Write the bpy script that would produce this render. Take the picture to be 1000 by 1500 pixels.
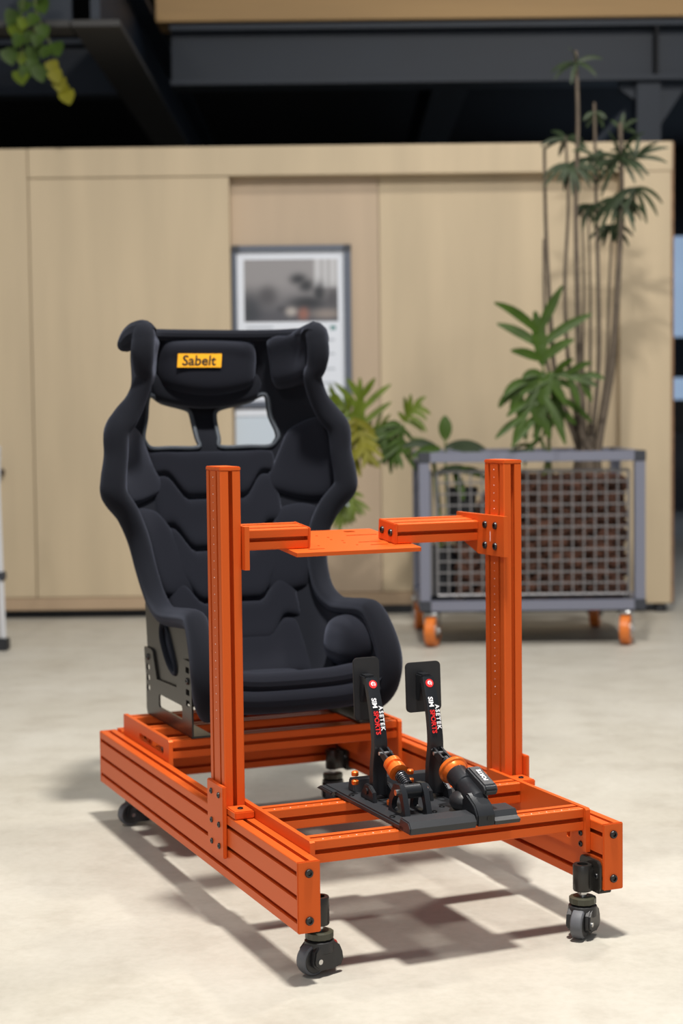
import bpy, bmesh, math, random
import numpy as np
from mathutils import Vector, Matrix
from mathutils.bvhtree import BVHTree

random.seed(7)
for _o in list(bpy.data.objects):
    bpy.data.objects.remove(_o, do_unlink=True)
SC = bpy.context.scene
COL = SC.collection

# ------------------------------------------------------------------ camera
CAM_H = 0.9485
PITCH, ROLL = 0.0599, -0.01145
cd = bpy.data.cameras.new('camera'); cam = bpy.data.objects.new('camera', cd); COL.objects.link(cam)
_f = Vector((0, math.cos(PITCH), -math.sin(PITCH))); _r = Vector((1, 0, 0)); _u = _r.cross(_f)
_r2 = math.cos(ROLL) * _r + math.sin(ROLL) * _u; _u2 = -math.sin(ROLL) * _r + math.cos(ROLL) * _u
cam.matrix_world = Matrix(((_r2.x, _u2.x, -_f.x, 0), (_r2.y, _u2.y, -_f.y, 0), (_r2.z, _u2.z, -_f.z, CAM_H), (0, 0, 0, 1)))
cd.sensor_fit = 'VERTICAL'; cd.sensor_height = 36.0; cd.lens = 36.0 * 2428.06 / 1500.0
cd.clip_start = 0.05; cd.clip_end = 100
cd.dof.use_dof = True; cd.dof.focus_distance = 2.95; cd.dof.aperture_fstop = 3.4; cd.dof.aperture_blades = 9
SC.camera = cam

# ------------------------------------------------------------------ world, lights, exposure
SC.view_settings.view_transform = 'Standard'; SC.view_settings.look = 'None'
SC.view_settings.gamma = 1.0; SC.view_settings.use_curve_mapping = False
SC.view_settings.exposure = 0.08
wd = bpy.data.worlds.new('world'); SC.world = wd; wd.use_nodes = True
wd.node_tree.nodes['Background'].inputs[0].default_value = (0.84, 0.90, 1.0, 1)
wd.node_tree.nodes['Background'].inputs[1].default_value = 0.24

def area(name, loc, target, sx, sy, power, col=(1, 1, 1)):
    l = bpy.data.lights.new(name, 'AREA'); l.shape = 'RECTANGLE'; l.size = sx; l.size_y = sy
    l.energy = power; l.color = col
    o = bpy.data.objects.new(name, l); COL.objects.link(o); o.location = loc
    o.rotation_euler = (Vector(target) - Vector(loc)).to_track_quat('-Z', 'Y').to_euler()
    return o
area('hall_lamp', (0.26, 2.50, 4.4), (0.26, 2.50, 0), 0.32, 0.32, 290, (1.0, 0.955, 0.885))
area('hall_lamp_rear', (1.9, 5.4, 4.4), (1.9, 5.4, 0), 0.4, 0.4, 95, (1.0, 0.955, 0.885))
area('hall_lamp_front', (-2.0, 1.9, 4.4), (-2.0, 1.9, 0), 0.4, 0.4, 65, (1.0, 0.955, 0.885))
area('window_daylight', (-0.6, -3.6, 2.6), (0.1, 4.5, 0.7), 4.0, 2.4, 55, (0.95, 0.97, 1.0))

# ------------------------------------------------------------------ materials
MATS = {}
def mat(name, col, rough=0.5, metal=0.0, noise=0.0, nscale=8.0, bump=0.0, bscale=200.0, stretch=(1, 1, 1), col2=None, coat=0.0, sheen=0.0, spec=0.5, emit=0.0):
    m = bpy.data.materials.new(name); m.use_nodes = True; MATS[name] = m
    nt = m.node_tree; b = nt.nodes['Principled BSDF']
    b.inputs['Base Color'].default_value = (*col, 1); b.inputs['Roughness'].default_value = rough
    b.inputs['Metallic'].default_value = metal; b.inputs['Coat Weight'].default_value = coat
    b.inputs['Specular IOR Level'].default_value = spec
    if sheen:
        b.inputs['Sheen Weight'].default_value = sheen; b.inputs['Sheen Roughness'].default_value = 0.45
        b.inputs['Sheen Tint'].default_value = (0.52, 0.58, 0.80, 1)
    if emit:
        b.inputs['Emission Color'].default_value = (*col, 1); b.inputs['Emission Strength'].default_value = emit
    tc = nt.nodes.new('ShaderNodeTexCoord'); mp = nt.nodes.new('ShaderNodeMapping'); mp.inputs['Scale'].default_value = stretch
    nt.links.new(tc.outputs['Object'], mp.inputs['Vector'])
    n = nt.nodes.new('ShaderNodeTexNoise'); n.inputs['Scale'].default_value = nscale; n.inputs['Detail'].default_value = 5
    nt.links.new(mp.outputs[0], n.inputs['Vector'])
    if noise:
        cr = nt.nodes.new('ShaderNodeValToRGB')
        c2 = col2 or tuple(c * (1 - noise) for c in col)
        cr.color_ramp.elements[0].position = 0.32; cr.color_ramp.elements[0].color = (*c2, 1)
        cr.color_ramp.elements[1].position = 0.68; cr.color_ramp.elements[1].color = (*col, 1)
        nt.links.new(n.outputs['Fac'], cr.inputs[0]); nt.links.new(cr.outputs[0], b.inputs['Base Color'])
    if bump:
        n2 = nt.nodes.new('ShaderNodeTexNoise'); n2.inputs['Scale'].default_value = bscale; n2.inputs['Detail'].default_value = 3
        nt.links.new(mp.outputs[0], n2.inputs['Vector'])
        bp = nt.nodes.new('ShaderNodeBump'); bp.inputs['Strength'].default_value = bump; bp.inputs['Distance'].default_value = 0.002
        nt.links.new(n2.outputs['Fac'], bp.inputs['Height']); nt.links.new(bp.outputs[0], b.inputs['Normal'])
    return m

ORANGE = mat('orange_anodised', (0.69, 0.112, 0.015), 0.44, 0.28, bump=0.05, bscale=900, spec=0.28)
ORANGE2 = mat('orange_anodised_bright', (0.85, 0.17, 0.02), 0.3, 0.4)
BLACK = mat('black_powder_coat', (0.018, 0.018, 0.02), 0.42, 0.0, bump=0.1, bscale=700)
BRKT = mat('black_bracket_satin', (0.028, 0.026, 0.024), 0.28, 0.3)
BOLT = mat('black_oxide_bolt', (0.05, 0.05, 0.052), 0.32, 0.8)
STEEL = mat('bright_steel', (0.6, 0.6, 0.6), 0.25, 1.0)
DSTEEL = mat('dark_spring_steel', (0.10, 0.10, 0.11), 0.3, 0.9)
FABRIC = mat('black_seat_fabric', (0.0055, 0.0065, 0.0105), 0.95, 0, bump=0.25, bscale=900, sheen=0.15, spec=0.2)
FABRIC_P = mat('black_pad_fabric', (0.0065, 0.0075, 0.0125), 0.95, 0, bump=0.25, bscale=900, sheen=0.18, spec=0.2)
PIPING = mat('dark_blue_grey_piping', (0.045, 0.055, 0.07), 0.7)
YELLOW = mat('yellow_patch', (0.9, 0.42, 0.01), 0.6)
INK = mat('black_print', (0.01, 0.01, 0.01), 0.6)
WHITEINK = mat('white_print', (0.85, 0.85, 0.88), 0.5)
REDINK = mat('red_print', (0.75, 0.02, 0.02), 0.5)
PEDAL = mat('black_anodised_pedal', (0.02, 0.022, 0.026), 0.34, 0.4, bump=0.05, bscale=500)
PLASTIC = mat('black_moulded_plastic', (0.022, 0.024, 0.028), 0.45, 0, bump=0.08, bscale=400)
GREYWHEEL = mat('grey_caster_tread', (0.12, 0.125, 0.14), 0.6, noise=0.15, nscale=40)
OLIVE = mat('olive_adjuster', (0.05, 0.05, 0.032), 0.4)
REDP = mat('red_plastic', (0.5, 0.02, 0.015), 0.4)
PLY = mat('birch_plywood', (0.56, 0.45, 0.30), 0.55, noise=0.14, nscale=2.2, stretch=(3.0, 3.0, 0.35), bump=0.04, bscale=60)
PLY2 = mat('birch_plywood_pinkish', (0.50, 0.385, 0.272), 0.55, noise=0.13, nscale=2.0, stretch=(3.0, 3.0, 0.35))
PLYEDGE = mat('plywood_edge', (0.30, 0.17, 0.09), 0.7, noise=0.3, nscale=30)
KICK = mat('plywood_kick_strip', (0.43, 0.31, 0.20), 0.6, noise=0.15, nscale=2)
WOODEDGE = mat('mezzanine_timber', (0.50, 0.31, 0.13), 0.6, noise=0.15, nscale=3, stretch=(0.3, 1, 4))
DARK = mat('dark_plinth', (0.012, 0.013, 0.016), 0.6)
STEELB = mat('dark_painted_steel', (0.008, 0.016, 0.031), 0.55, noise=0.15, nscale=3)
STEELG = mat('grey_brown_flange', (0.04, 0.039, 0.038), 0.6)
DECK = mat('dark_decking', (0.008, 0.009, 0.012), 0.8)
ALU = mat('grey_aluminium_profile', (0.20, 0.21, 0.27), 0.4, 0.35)
ALUJ = mat('dark_corner_joint', (0.03, 0.034, 0.045), 0.5)
WIRE = mat('zinc_wire', (0.26, 0.255, 0.26), 0.45, 0.5)
ORUB = mat('orange_polyurethane', (0.72, 0.19, 0.03), 0.3, noise=0.2, nscale=30)
PAPER = mat('poster_paper', (0.72, 0.76, 0.84), 0.5)
TEXTG = mat('poster_grey_print', (0.42, 0.46, 0.52), 0.6)
TEXTT = mat('poster_teal_print', (0.10, 0.25, 0.25), 0.6)
BOARD = mat('pale_blue_board', (0.55, 0.63, 0.72), 0.4)
FRAMEG = mat('slate_frame', (0.10, 0.115, 0.15), 0.45, 0.2)
LADDER = mat('ladder_aluminium', (0.70, 0.72, 0.76), 0.4, 0.4)
BROWN = mat('dark_brown_tread', (0.05, 0.03, 0.02), 0.7)
BARK = mat('cocoa_bark', (0.12, 0.05, 0.03), 0.9, noise=0.75, nscale=18)
CANE = mat('cane_bark', (0.12, 0.092, 0.066), 0.8, noise=0.35, nscale=20)
LEAFD = mat('dark_green_leaf', (0.028, 0.045, 0.018), 0.5, noise=0.4, nscale=12)
LEAFM = mat('mid_green_leaf', (0.042, 0.082, 0.008), 0.45, noise=0.4, nscale=10)
LEAFL = mat('lime_green_leaf', (0.105, 0.15, 0.010), 0.45, noise=0.4, nscale=10)
LEAFY = mat('yellow_green_leaf', (0.18, 0.17, 0.010), 0.5, noise=0.3, nscale=10)
STALK = mat('green_stalk', (0.12, 0.15, 0.04), 0.6)
PANE = mat('bright_window_pane', (0.42, 0.58, 0.82), 0.15, emit=0.55)
POTM = mat('black_nursery_pot', (0.015, 0.016, 0.02), 0.6)
for m_ in (LEAFD, LEAFM, LEAFL, LEAFY):
    m_.node_tree.nodes['Principled BSDF'].inputs['Specular IOR Level'].default_value = 0.2

def floor_material():
    m = bpy.data.materials.new('worn_concrete'); m.use_nodes = True; nt = m.node_tree; b = nt.nodes['Principled BSDF']
    tc = nt.nodes.new('ShaderNodeTexCoord')
    def noise(s, d, off=0):
        n = nt.nodes.new('ShaderNodeTexNoise'); n.inputs['Scale'].default_value = s; n.inputs['Detail'].default_value = d
        n.inputs['Roughness'].default_value = 0.62
        nt.links.new(tc.outputs['Object'], n.inputs['Vector']); return n
    def ramp(n, p0, c0, p1, c1):
        r = nt.nodes.new('ShaderNodeValToRGB'); e = r.color_ramp.elements
        e[0].position = p0; e[0].color = (*c0, 1); e[1].position = p1; e[1].color = (*c1, 1)
        nt.links.new(n.outputs['Fac'], r.inputs[0]); return r
    a = ramp(noise(1.7, 6), 0.3, (0.42, 0.393, 0.335), 0.7, (0.505, 0.482, 0.428))
    s = ramp(noise(7, 7), 0.34, (0.90, 0.89, 0.88), 0.52, (1, 1, 1))
    t = ramp(noise(60, 4), 0.3, (0.93, 0.93, 0.92), 0.6, (1, 1, 1))
    cur = a.outputs[0]
    for x in (s, t):
        mx = nt.nodes.new('ShaderNodeMix'); mx.data_type = 'RGBA'; mx.blend_type = 'MULTIPLY'; mx.inputs[0].default_value = 1
        nt.links.new(cur, mx.inputs[6]); nt.links.new(x.outputs[0], mx.inputs[7]); cur = mx.outputs[2]
    nt.links.new(cur, b.inputs['Base Color'])
    rr = ramp(noise(5, 5), 0.3, (0.42,) * 3, 0.7, (0.62,) * 3); nt.links.new(rr.outputs[0], b.inputs['Roughness'])
    b.inputs['Specular IOR Level'].default_value = 0.35
    return m
FLOORM = floor_material()

# ------------------------------------------------------------------ mesh helpers
class MB:
    """collects geometry for ONE mesh object"""
    def __init__(s): s.v = []; s.f = []
    def add(s, vs, fs):
        o = len(s.v); s.v += [tuple(v) for v in vs]; s.f += [tuple(i + o for i in f) for f in fs]; return s
    def bm(s, b):
        b.verts.ensure_lookup_table(); b.verts.index_update()
        s.add([v.co[:] for v in b.verts], [[v.index for v in f.verts] for f in b.faces]); b.free(); return s
    def box(s, x0, x1, y0, y1, z0, z1, bev=0.0, seg=2):
        b = bmesh.new()
        P = [b.verts.new((x, y, z)) for x in (x0, x1) for y in (y0, y1) for z in (z0, z1)]
        for q in ((0, 1, 3, 2), (4, 6, 7, 5), (0, 4, 5, 1), (2, 3, 7, 6), (0, 2, 6, 4), (1, 5, 7, 3)): b.faces.new([P[i] for i in q])
        if bev: bmesh.ops.bevel(b, geom=b.edges[:], offset=bev, segments=seg, affect='EDGES')
        return s.bm(b)
    def prism(s, poly, axis, a0, a1, bev=0.0):
        """poly in the two other axes (in xyz order), extruded along axis"""
        def P(q, a):
            if axis == 'x': return (a, q[0], q[1])
            if axis == 'y': return (q[0], a, q[1])
            return (q[0], q[1], a)
        b = bmesh.new(); n = len(poly)
        A = [b.verts.new(P(q, a0)) for q in poly]; B = [b.verts.new(P(q, a1)) for q in poly]
        fa = b.faces.new(A[::-1]); fb = b.faces.new(B)
        for i in range(n): b.faces.new((A[i], A[(i + 1) % n], B[(i + 1) % n], B[i]))
        bmesh.ops.recalc_face_normals(b, faces=b.faces[:])
        if bev: bmesh.ops.bevel(b, geom=[e for f in (fa, fb) if f.is_valid for e in f.edges], offset=bev, segments=2, affect='EDGES')
        return s.bm(b)
    def plate(s, outline, holes, axis, a0, a1):
        """flat plate with real holes"""
        def P(q, a):
            if axis == 'x': return (a, q[0], q[1])
            if axis == 'y': return (q[0], a, q[1])
            return (q[0], q[1], a)
        b = bmesh.new(); es = []
        for lp in [outline] + holes:
            vs = [b.verts.new(P(q, a0)) for q in lp]
            es += [b.edges.new((vs[i], vs[(i + 1) % len(vs)])) for i in range(len(vs))]
        bmesh.ops.triangle_fill(b, use_beauty=True, use_dissolve=False, edges=es)
        r = bmesh.ops.extrude_face_region(b, geom=b.faces[:])
        d = Vector(P((0, 0), a1 - a0))
        bmesh.ops.translate(b, vec=d, verts=[g for g in r['geom'] if isinstance(g, bmesh.types.BMVert)])
        bmesh.ops.recalc_face_normals(b, faces=b.faces[:])
        return s.bm(b)
    def tube(s, pts, rad, n=10, caps=True, flat=None, ref=None):
        """sweep a circle (or ellipse: flat = second radius list, oriented by ref) along pts"""
        pts = [Vector(p) for p in pts]; m = len(pts)
        rad = list(rad) if hasattr(rad, '__len__') else [rad] * m
        fl = list(flat) if flat is not None and hasattr(flat, '__len__') else ([flat] * m if flat is not None else rad)
        vs = []; up = None
        for i, p in enumerate(pts):
            t = (pts[min(i + 1, m - 1)] - pts[max(i - 1, 0)]).normalized()
            if ref is not None:
                rr = ref[i] if isinstance(ref, list) else ref
                a = Vector(rr); a = (a - t * a.dot(t)).normalized()
            else:
                if up is None: up = Vector((0, 0, 1)) if abs(t.z) < 0.9 else Vector((1, 0, 0))
                a = (up - t * up.dot(t)).normalized(); up = a
            c = t.cross(a)
            for k in range(n):
                th = 2 * math.pi * k / n
                vs.append(p + a * (math.cos(th) * rad[i]) + c * (math.sin(th) * fl[i]))
        fs = [(i * n + k, i * n + (k + 1) % n, (i + 1) * n + (k + 1) % n, (i + 1) * n + k) for i in range(m - 1) for k in range(n)]
        if caps: fs += [tuple(range(n))[::-1], tuple((m - 1) * n + k for k in range(n))]
        return s.add(vs, fs)
    def lathe(s, prof, origin, axis=(0, 0, 1), n=20, caps=True):
        """prof: list of (r, h) along axis from origin"""
        ax = Vector(axis).normalized(); a = ax.orthogonal().normalized(); c = ax.cross(a); o = Vector(origin)
        vs = []
        for r, h in prof:
            for k in range(n):
                th = 2 * math.pi * k / n
                vs.append(o + ax * h + (a * math.cos(th) + c * math.sin(th)) * r)
        m = len(prof)
        fs = [(i * n + k, i * n + (k + 1) % n, (i + 1) * n + (k + 1) % n, (i + 1) * n + k) for i in range(m - 1) for k in range(n)]
        if caps: fs += [tuple(range(n))[::-1], tuple((m - 1) * n + k for k in range(n))]
        return s.add(vs, fs)
    def grid(s, rows, close=False):
        m = len(rows); n = len(rows[0]); vs = [p for r in rows for p in r]
        fs = [(i * n + k, i * n + k + 1, (i + 1) * n + k + 1, (i + 1) * n + k) for i in range(m - 1) for k in range(n - 1)]
        return s.add(vs, fs)
    def mesh(s, name, m, smooth=28, shift=(0, 0, 0)):
        me = bpy.data.meshes.new(name)
        me.from_pydata([(v[0] - shift[0], v[1] - shift[1], v[2] - shift[2]) for v in s.v], [], s.f)
        b = bmesh.new(); b.from_mesh(me); bmesh.ops.recalc_face_normals(b, faces=b.faces[:]); b.to_mesh(me); b.free()
        if smooth:
            me.polygons.foreach_set('use_smooth', [True] * len(me.polygons)); me.set_sharp_from_angle(angle=math.radians(smooth))
        if m: me.materials.append(m)
        me.update(); return me

def link(name, data, parent=None, loc=(0, 0, 0), rot=(0, 0, 0)):
    o = bpy.data.objects.new(name, data); COL.objects.link(o)
    if parent is not None: o.parent = parent
    o.location = loc; o.rotation_euler = rot
    return o
def tag(o, label=None, cat=None, group=None, kind=None):
    if label: o['label'] = label
    if cat: o['category'] = cat
    if group: o['group'] = group
    if kind: o['kind'] = kind
    return o
def obj(name, mb, m, parent=None, smooth=28, shift=(0, 0, 0)):
    return link(name, mb.mesh(name, m, smooth, shift), parent)
def struct(name, mb, m, parent=None, smooth=28):
    o = obj(name, mb, m, parent, smooth)
    if parent is None: o['kind'] = 'structure'
    return o
def evaluated(o):
    """bake an object's modifiers into its own mesh"""
    dg = bpy.context.evaluated_depsgraph_get(); dg.update()
    me = bpy.data.meshes.new_from_object(o.evaluated_get(dg)); old = o.data
    o.modifiers.clear(); o.data = me; me.name = old.name
    return o
def catmull(P, n):
    """resample a list of float tuples with a Catmull-Rom spline, n steps per span"""
    P = [np.array(p, float) for p in P]; out = []
    for i in range(len(P) - 1):
        p0 = P[max(i - 1, 0)]; p1 = P[i]; p2 = P[i + 1]; p3 = P[min(i + 2, len(P) - 1)]
        for k in range(n):
            t = k / n
            out.append(0.5 * ((2 * p1) + (p2 - p0) * t + (2 * p0 - 5 * p1 + 4 * p2 - p3) * t * t + (3 * p1 - p0 - 3 * p2 + p3) * t ** 3))
    out.append(P[-1]); return out
def rrect(x0, x1, y0, y1, r, n=5):
    o = []
    for cx, cy, a in ((x1 - r, y1 - r, 0), (x0 + r, y1 - r, 90), (x0 + r, y0 + r, 180), (x1 - r, y0 + r, 270)):
        for k in range(n + 1):
            t = math.radians(a + 90 * k / n); o.append((cx + r * math.cos(t), cy + r * math.sin(t)))
    return o
def circ(x, y, r, n=14): return [(x + r * math.cos(2 * math.pi * k / n), y + r * math.sin(2 * math.pi * k / n)) for k in range(n)]
def text_mesh(txt, size, m, bold=0.0, shear=0.0, extrude=0.0003, spacing=1.0, xs=1.0):
    cu = bpy.data.curves.new('lettering', 'FONT'); cu.body = txt; cu.size = size; cu.extrude = extrude; cu.offset = bold
    cu.shear = shear; cu.align_x = 'CENTER'; cu.align_y = 'CENTER'; cu.space_character = spacing; cu.resolution_u = 3
    t = bpy.data.objects.new('lettering', cu); COL.objects.link(t)
    dg = bpy.context.evaluated_depsgraph_get(); dg.update()
    me = bpy.data.meshes.new_from_object(t.evaluated_get(dg)); bpy.data.objects.remove(t); bpy.data.curves.remove(cu)
    me.materials.clear(); me.materials.append(m)
    if xs != 1.0:
        for v in me.vertices: v.co.x *= xs
    return me
def frame_mat(origin, xdir, ydir):
    x = Vector(xdir).normalized(); y = Vector(ydir); y = (y - x * y.dot(x)).normalized(); z = x.cross(y)
    return Matrix(((x.x, y.x, z.x, origin[0]), (x.y, y.y, z.y, origin[1]), (x.z, y.z, z.z, origin[2]), (0, 0, 0, 1)))

# ================================================================== THE SETTING
mb = MB(); mb.box(-16, 16, -12, 24, -0.1, 0); fl = struct('floor', mb, FLOORM)
tag(fl, 'worn beige concrete floor of the hall')
# plywood partition: room-aligned, facing the camera
WY = 7.72
wall = MB(); wall.box(-6.0, 1.545, WY + 0.10, WY + 0.20, 0.04, 2.178)
wall = struct('wall_back', wall, PLY2); tag(wall, 'birch plywood partition across the hall behind the rig')
def wpart(name, m, *b, bev=0.003):
    mb = MB(); mb.box(*b, bev=bev); return obj(name, mb, m, wall)
wpart('panel', PLY, -5.9, -1.4295, WY, WY + 0.1, 0.10, 2.178)
wpart('panel', PLY, -1.4255, -0.502, WY, WY + 0.1, 0.10, 2.04)
wpart('header_board', PLY, -1.4255, 1.545, WY - 0.004, WY + 0.1, 2.043, 2.178)
wpart('panel', PLY2, -0.502, 0.1865, WY + 0.075, WY + 0.1, 0.10, 2.043)
wpart('panel', PLY, 0.1905, 1.30, WY + 0.075, WY + 0.1, 0.10, 2.043)
wpart('end_post', PLY, 1.30, 1.537, WY - 0.002, WY + 0.1, 0.04, 2.043)
wpart('edge_strip', PLYEDGE, 1.5375, 1.549, WY - 0.004, WY + 0.2, 0.04, 2.178)
wpart('kick_strip', KICK, -5.9, -0.502, WY - 0.006, WY + 0.02, 0.04, 0.0985)
wpart('kick_strip', KICK, -0.502, 1.30, WY + 0.06, WY + 0.1, 0.04, 0.0985)
mb = MB(); mb.box(-6, 1.40, WY + 0.06, WY + 0.18, 0.0, 0.04); obj('plinth', mb, DARK, wall)
for fx in (1.49,):
    mb = MB(); mb.lathe([(0.03, 0), (0.034, 0.008), (0.03, 0.03), (0.012, 0.041)], (fx, WY + 0.03, 0)); obj('foot', mb, DARK, wall)

# mezzanine steel and deck beyond the partition
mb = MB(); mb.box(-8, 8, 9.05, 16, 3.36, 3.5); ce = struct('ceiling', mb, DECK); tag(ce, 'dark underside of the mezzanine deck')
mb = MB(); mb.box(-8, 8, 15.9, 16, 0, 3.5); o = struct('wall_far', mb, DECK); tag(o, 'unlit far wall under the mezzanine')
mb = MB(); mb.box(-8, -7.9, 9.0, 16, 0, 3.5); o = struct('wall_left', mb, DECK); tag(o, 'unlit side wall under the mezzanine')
def ibeam(name, p0, p1, h, wf, tf, m, label, fm=None):
    """I-section girder: web and flanges as parts; p0-p1 run along x or y, p gives underside centre"""
    e = link(name, None); tag(e, label, 'beam', 'mezzanine steelwork')
    e.location = p0
    dx, dy = p1[0] - p0[0], p1[1] - p0[1]
    def bb(o, z0, z1):
        mb = MB()
        if abs(dx) > abs(dy): mb.box(0, dx, -o, o, z0, z1, bev=0.003)
        else: mb.box(-o, o, 0, dy, z0, z1, bev=0.003)
        return mb
    obj('web', bb(wf * 0.10, tf + 0.0005, h - tf - 0.0005), m, e); obj('bottom_flange', bb(wf / 2, 0, tf), fm or m, e); obj('top_flange', bb(wf / 2, h - tf, h), m, e)
    return e
ibeam('girder', (-0.88, 9.0, 2.69), (6.5, 9.0, 2.69), 0.315, 0.20, 0.03, STEELB, 'dark blue steel girder running right above the partition, below the timber edge')
ibeam('girder', (-7.5, 7.62, 2.685), (-1.19, 7.62, 2.685), 0.40, 0.18, 0.03, STEELB, 'dark blue girder at the upper left with the hanging vine before it', STEELG)
ibeam('girder', (-1.075, 7.53, 2.685), (-1.075, 15.8, 2.685), 0.40, 0.22, 0.03, STEELB, 'girder running away from the camera at the upper left corner', STEELG)
ibeam('girder', (0.62, 9.12, 2.70), (0.62, 15.8, 2.70), 0.30, 0.20, 0.025, STEELB, 'girder running away in the dark above the middle of the partition')
ibeam('girder', (-7.5, 9.2, 2.69), (-1.19, 9.2, 2.69), 0.30, 0.15, 0.03, STEELB, 'dim girder behind the hanging vine, left of the corner girder')
mb = MB(); mb.box(-0.955, 6.5, 8.93, 9.2, 3.028, 3.24, bev=0.004); o = obj('timber_edge_board', mb, WOODEDGE); tag(o, 'honey coloured timber edge of the mezzanine along the top of the picture', 'board')
e = link('steel_column', None, None, (1.66, 9.0, 0)); tag(e, 'dark steel column carrying the girder at the right end of the partition', 'column')
mb = MB(); mb.box(-0.065, 0.065, -0.065, 0.065, 0, 2.687, bev=0.004); obj('shaft', mb, STEELB, e)
mb = MB(); mb.prism([(0.067, 2.46), (0.067, 2.685), (0.20, 2.685), (0.20, 2.66)], 'y', -0.02, 0.02); obj('gusset', mb, STEELB, e)
mb = MB(); mb.prism([(-0.067, 2.60), (-0.067, 2.685), (-0.15, 2.685), (-0.15, 2.66)], 'y', -0.02, 0.02); obj('gusset', mb, STEELB, e)
mb = MB(); mb.tube([(-0.50, 0.12, 2.12), (-0.09, 0.12, 2.56)], 0.03, 8); obj('diagonal_brace', mb, STEELB, e)
# stiffener plate on the girder
mb = MB(); mb.box(1.69, 1.705, 8.90, 8.978, 2.722, 2.974, bev=0.002); o = obj('web_stiffener', mb, DECK); tag(o, 'narrow dark stiffener plate welded on the girder above the column', 'plate')

# window bay seen past the right end of the partition
win = MB(); win.box(1.70, 7.9, 15.6, 15.8, 0.0, 0.72); o = struct('wall_right', win, mat('dim_sill_wall', (0.13, 0.14, 0.16), 0.7)); tag(o, 'low dim wall below the far window')
wf = MB()
for z in (0.78, 1.24, 1.56, 2.56): wf.box(1.9, 7.8, 15.62, 15.70, z, z + 0.06, bev=0.004)
for x in (1.9, 3.9, 5.9, 7.72): wf.box(x, x + 0.08, 15.62, 15.70, 0.84, 2.56, bev=0.004)
wf = struct('window_1', wf, STEELB); tag(wf, 'bluish daylight window past the right end of the partition')
for x in (1.98, 3.98, 5.98):
    for z0, z1 in ((0.84, 1.24), (1.62, 2.56)):
        mb = MB(); mb.box(x, x + (1.92 if x < 5 else 1.74), 15.65, 15.66, z0, z1); obj('pane', mb, PANE, wf)
mb = MB(); mb.box(1.7, 7.8, 13.0, 13.5, 0.76, 1.02, bev=0.02); o = obj('work_bench', mb, DARK); 
for x in (1.9, 4.5, 7.3):
    mb = MB(); mb.box(x, x + 0.08, 13.05, 13.13, 0, 0.76); obj('leg', mb, DARK, o)
tag(o, 'dark bench in front of the bluish window at the right edge', 'bench')

# ================================================================== THE RIG (built in its own frame, z = 0 at the underside of its side rails)
YAW = 0.4013
RX, RY, RZ = -0.079, 2.687, 0.09          # world position of the rig frame's origin
W, L = 0.6265, 1.264
YP = 0.364; ZP = 0.762
_c, _s = math.cos(YAW), math.sin(YAW)
def rig2w(p): return (RX + _c * p[0] - _s * p[1], RY + _s * p[0] + _c * p[1], RZ + p[2])
class Thing:
    """an Empty at a base point of the rig frame; parts are meshes built in rig coordinates"""
    def __init__(s, name, base, label, cat):
        s.base = base; s.e = link(name, None, None, rig2w(base), (0, 0, YAW)); tag(s.e, label, cat)
        s.e.empty_display_size = 0.1
    def part(s, name, mb, m, parent=None, smooth=28):
        return link(name, mb.mesh(name, m, smooth, s.base), parent or s.e)
    def inst(s, name, me, loc, parent=None, rot=(0, 0, 0)):
        return link(name, me, parent or s.e, tuple(loc[i] - s.base[i] for i in range(3)), rot)

rig = Thing('simulator_rig', (W / 2, L / 2, -0.09), 'orange aluminium profile racing simulator rig on four black casters', 'simulator rig')

def tslot(nx, ny):
    """closed outline of a T-slot profile with nx by ny 40 mm modules, origin at its lower left corner (metres)"""
    M = 0.040; c = 0.0022; hw = 0.0041; lip = 0.0045; iw = 0.0075; dp = 0.016
    wx, wy = nx * M, ny * M; P = []
    def side(o, d, nrm, n):
        for k in range(n):
            m_ = (k + 0.5) * M
            for t, e in ((m_ - hw, 0), (m_ - hw, lip), (m_ - iw, lip), (m_ - iw, 0.011), (m_ - 0.003, dp), (m_ + 0.003, dp), (m_ + iw, 0.011), (m_ + iw, lip), (m_ + hw, lip), (m_ + hw, 0)):
                P.append((o[0] + d[0] * t + nrm[0] * e, o[1] + d[1] * t + nrm[1] * e))
    P += [(c * 0.3, c * 0.3), (c, 0)]; side((0, 0), (1, 0), (0, 1), nx); P.append((wx - c, 0))
    P += [(wx - c * 0.3, c * 0.3), (wx, c)]; side((wx, 0), (0, 1), (-1, 0), ny); P.append((wx, wy - c))
    P += [(wx - c * 0.3, wy - c * 0.3), (wx - c, wy)]; side((wx, wy), (-1, 0), (0, -1), nx); P.append((c, wy))
    P += [(c * 0.3, wy - c * 0.3), (0, wy - c)]; side((0, wy), (0, -1), (1, 0), ny); P.append((0, c))
    return P
def extrusion(axis, o, nx, ny, a0, a1):
    mb = MB(); mb.prism([(o[0] + q[0], o[1] + q[1]) for q in tslot(nx, ny)], axis, a0, a1); return mb

# one bolt mesh shared by all bolts (head along +Z)
def bolt_mesh(r, h):
    mb = MB(); n = 12
    prof = [(r, 0), (r, h * 0.5), (r * 0.86, h * 0.92), (r * 0.55, h), (r * 0.5, h), (r * 0.46, h * 0.25), (0.0003, h * 0.2)]
    mb.lathe(prof, (0, 0, 0), n=n); return mb.mesh('bolt', BOLT, 40)
BOLT_M = bolt_mesh(0.0075, 0.004); BOLT_S = bolt_mesh(0.0055, 0.003)
def bolt(t, loc, d, parent, me=None):
    q = Vector(d).to_track_quat('Z', 'Y').to_euler()
    return t.inst('bolt', me or BOLT_M, loc, parent, q)
FR = (0, -1, 0); LFT = (-1, 0, 0); RGT = (1, 0, 0); UP = (0, 0, 1)

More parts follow.
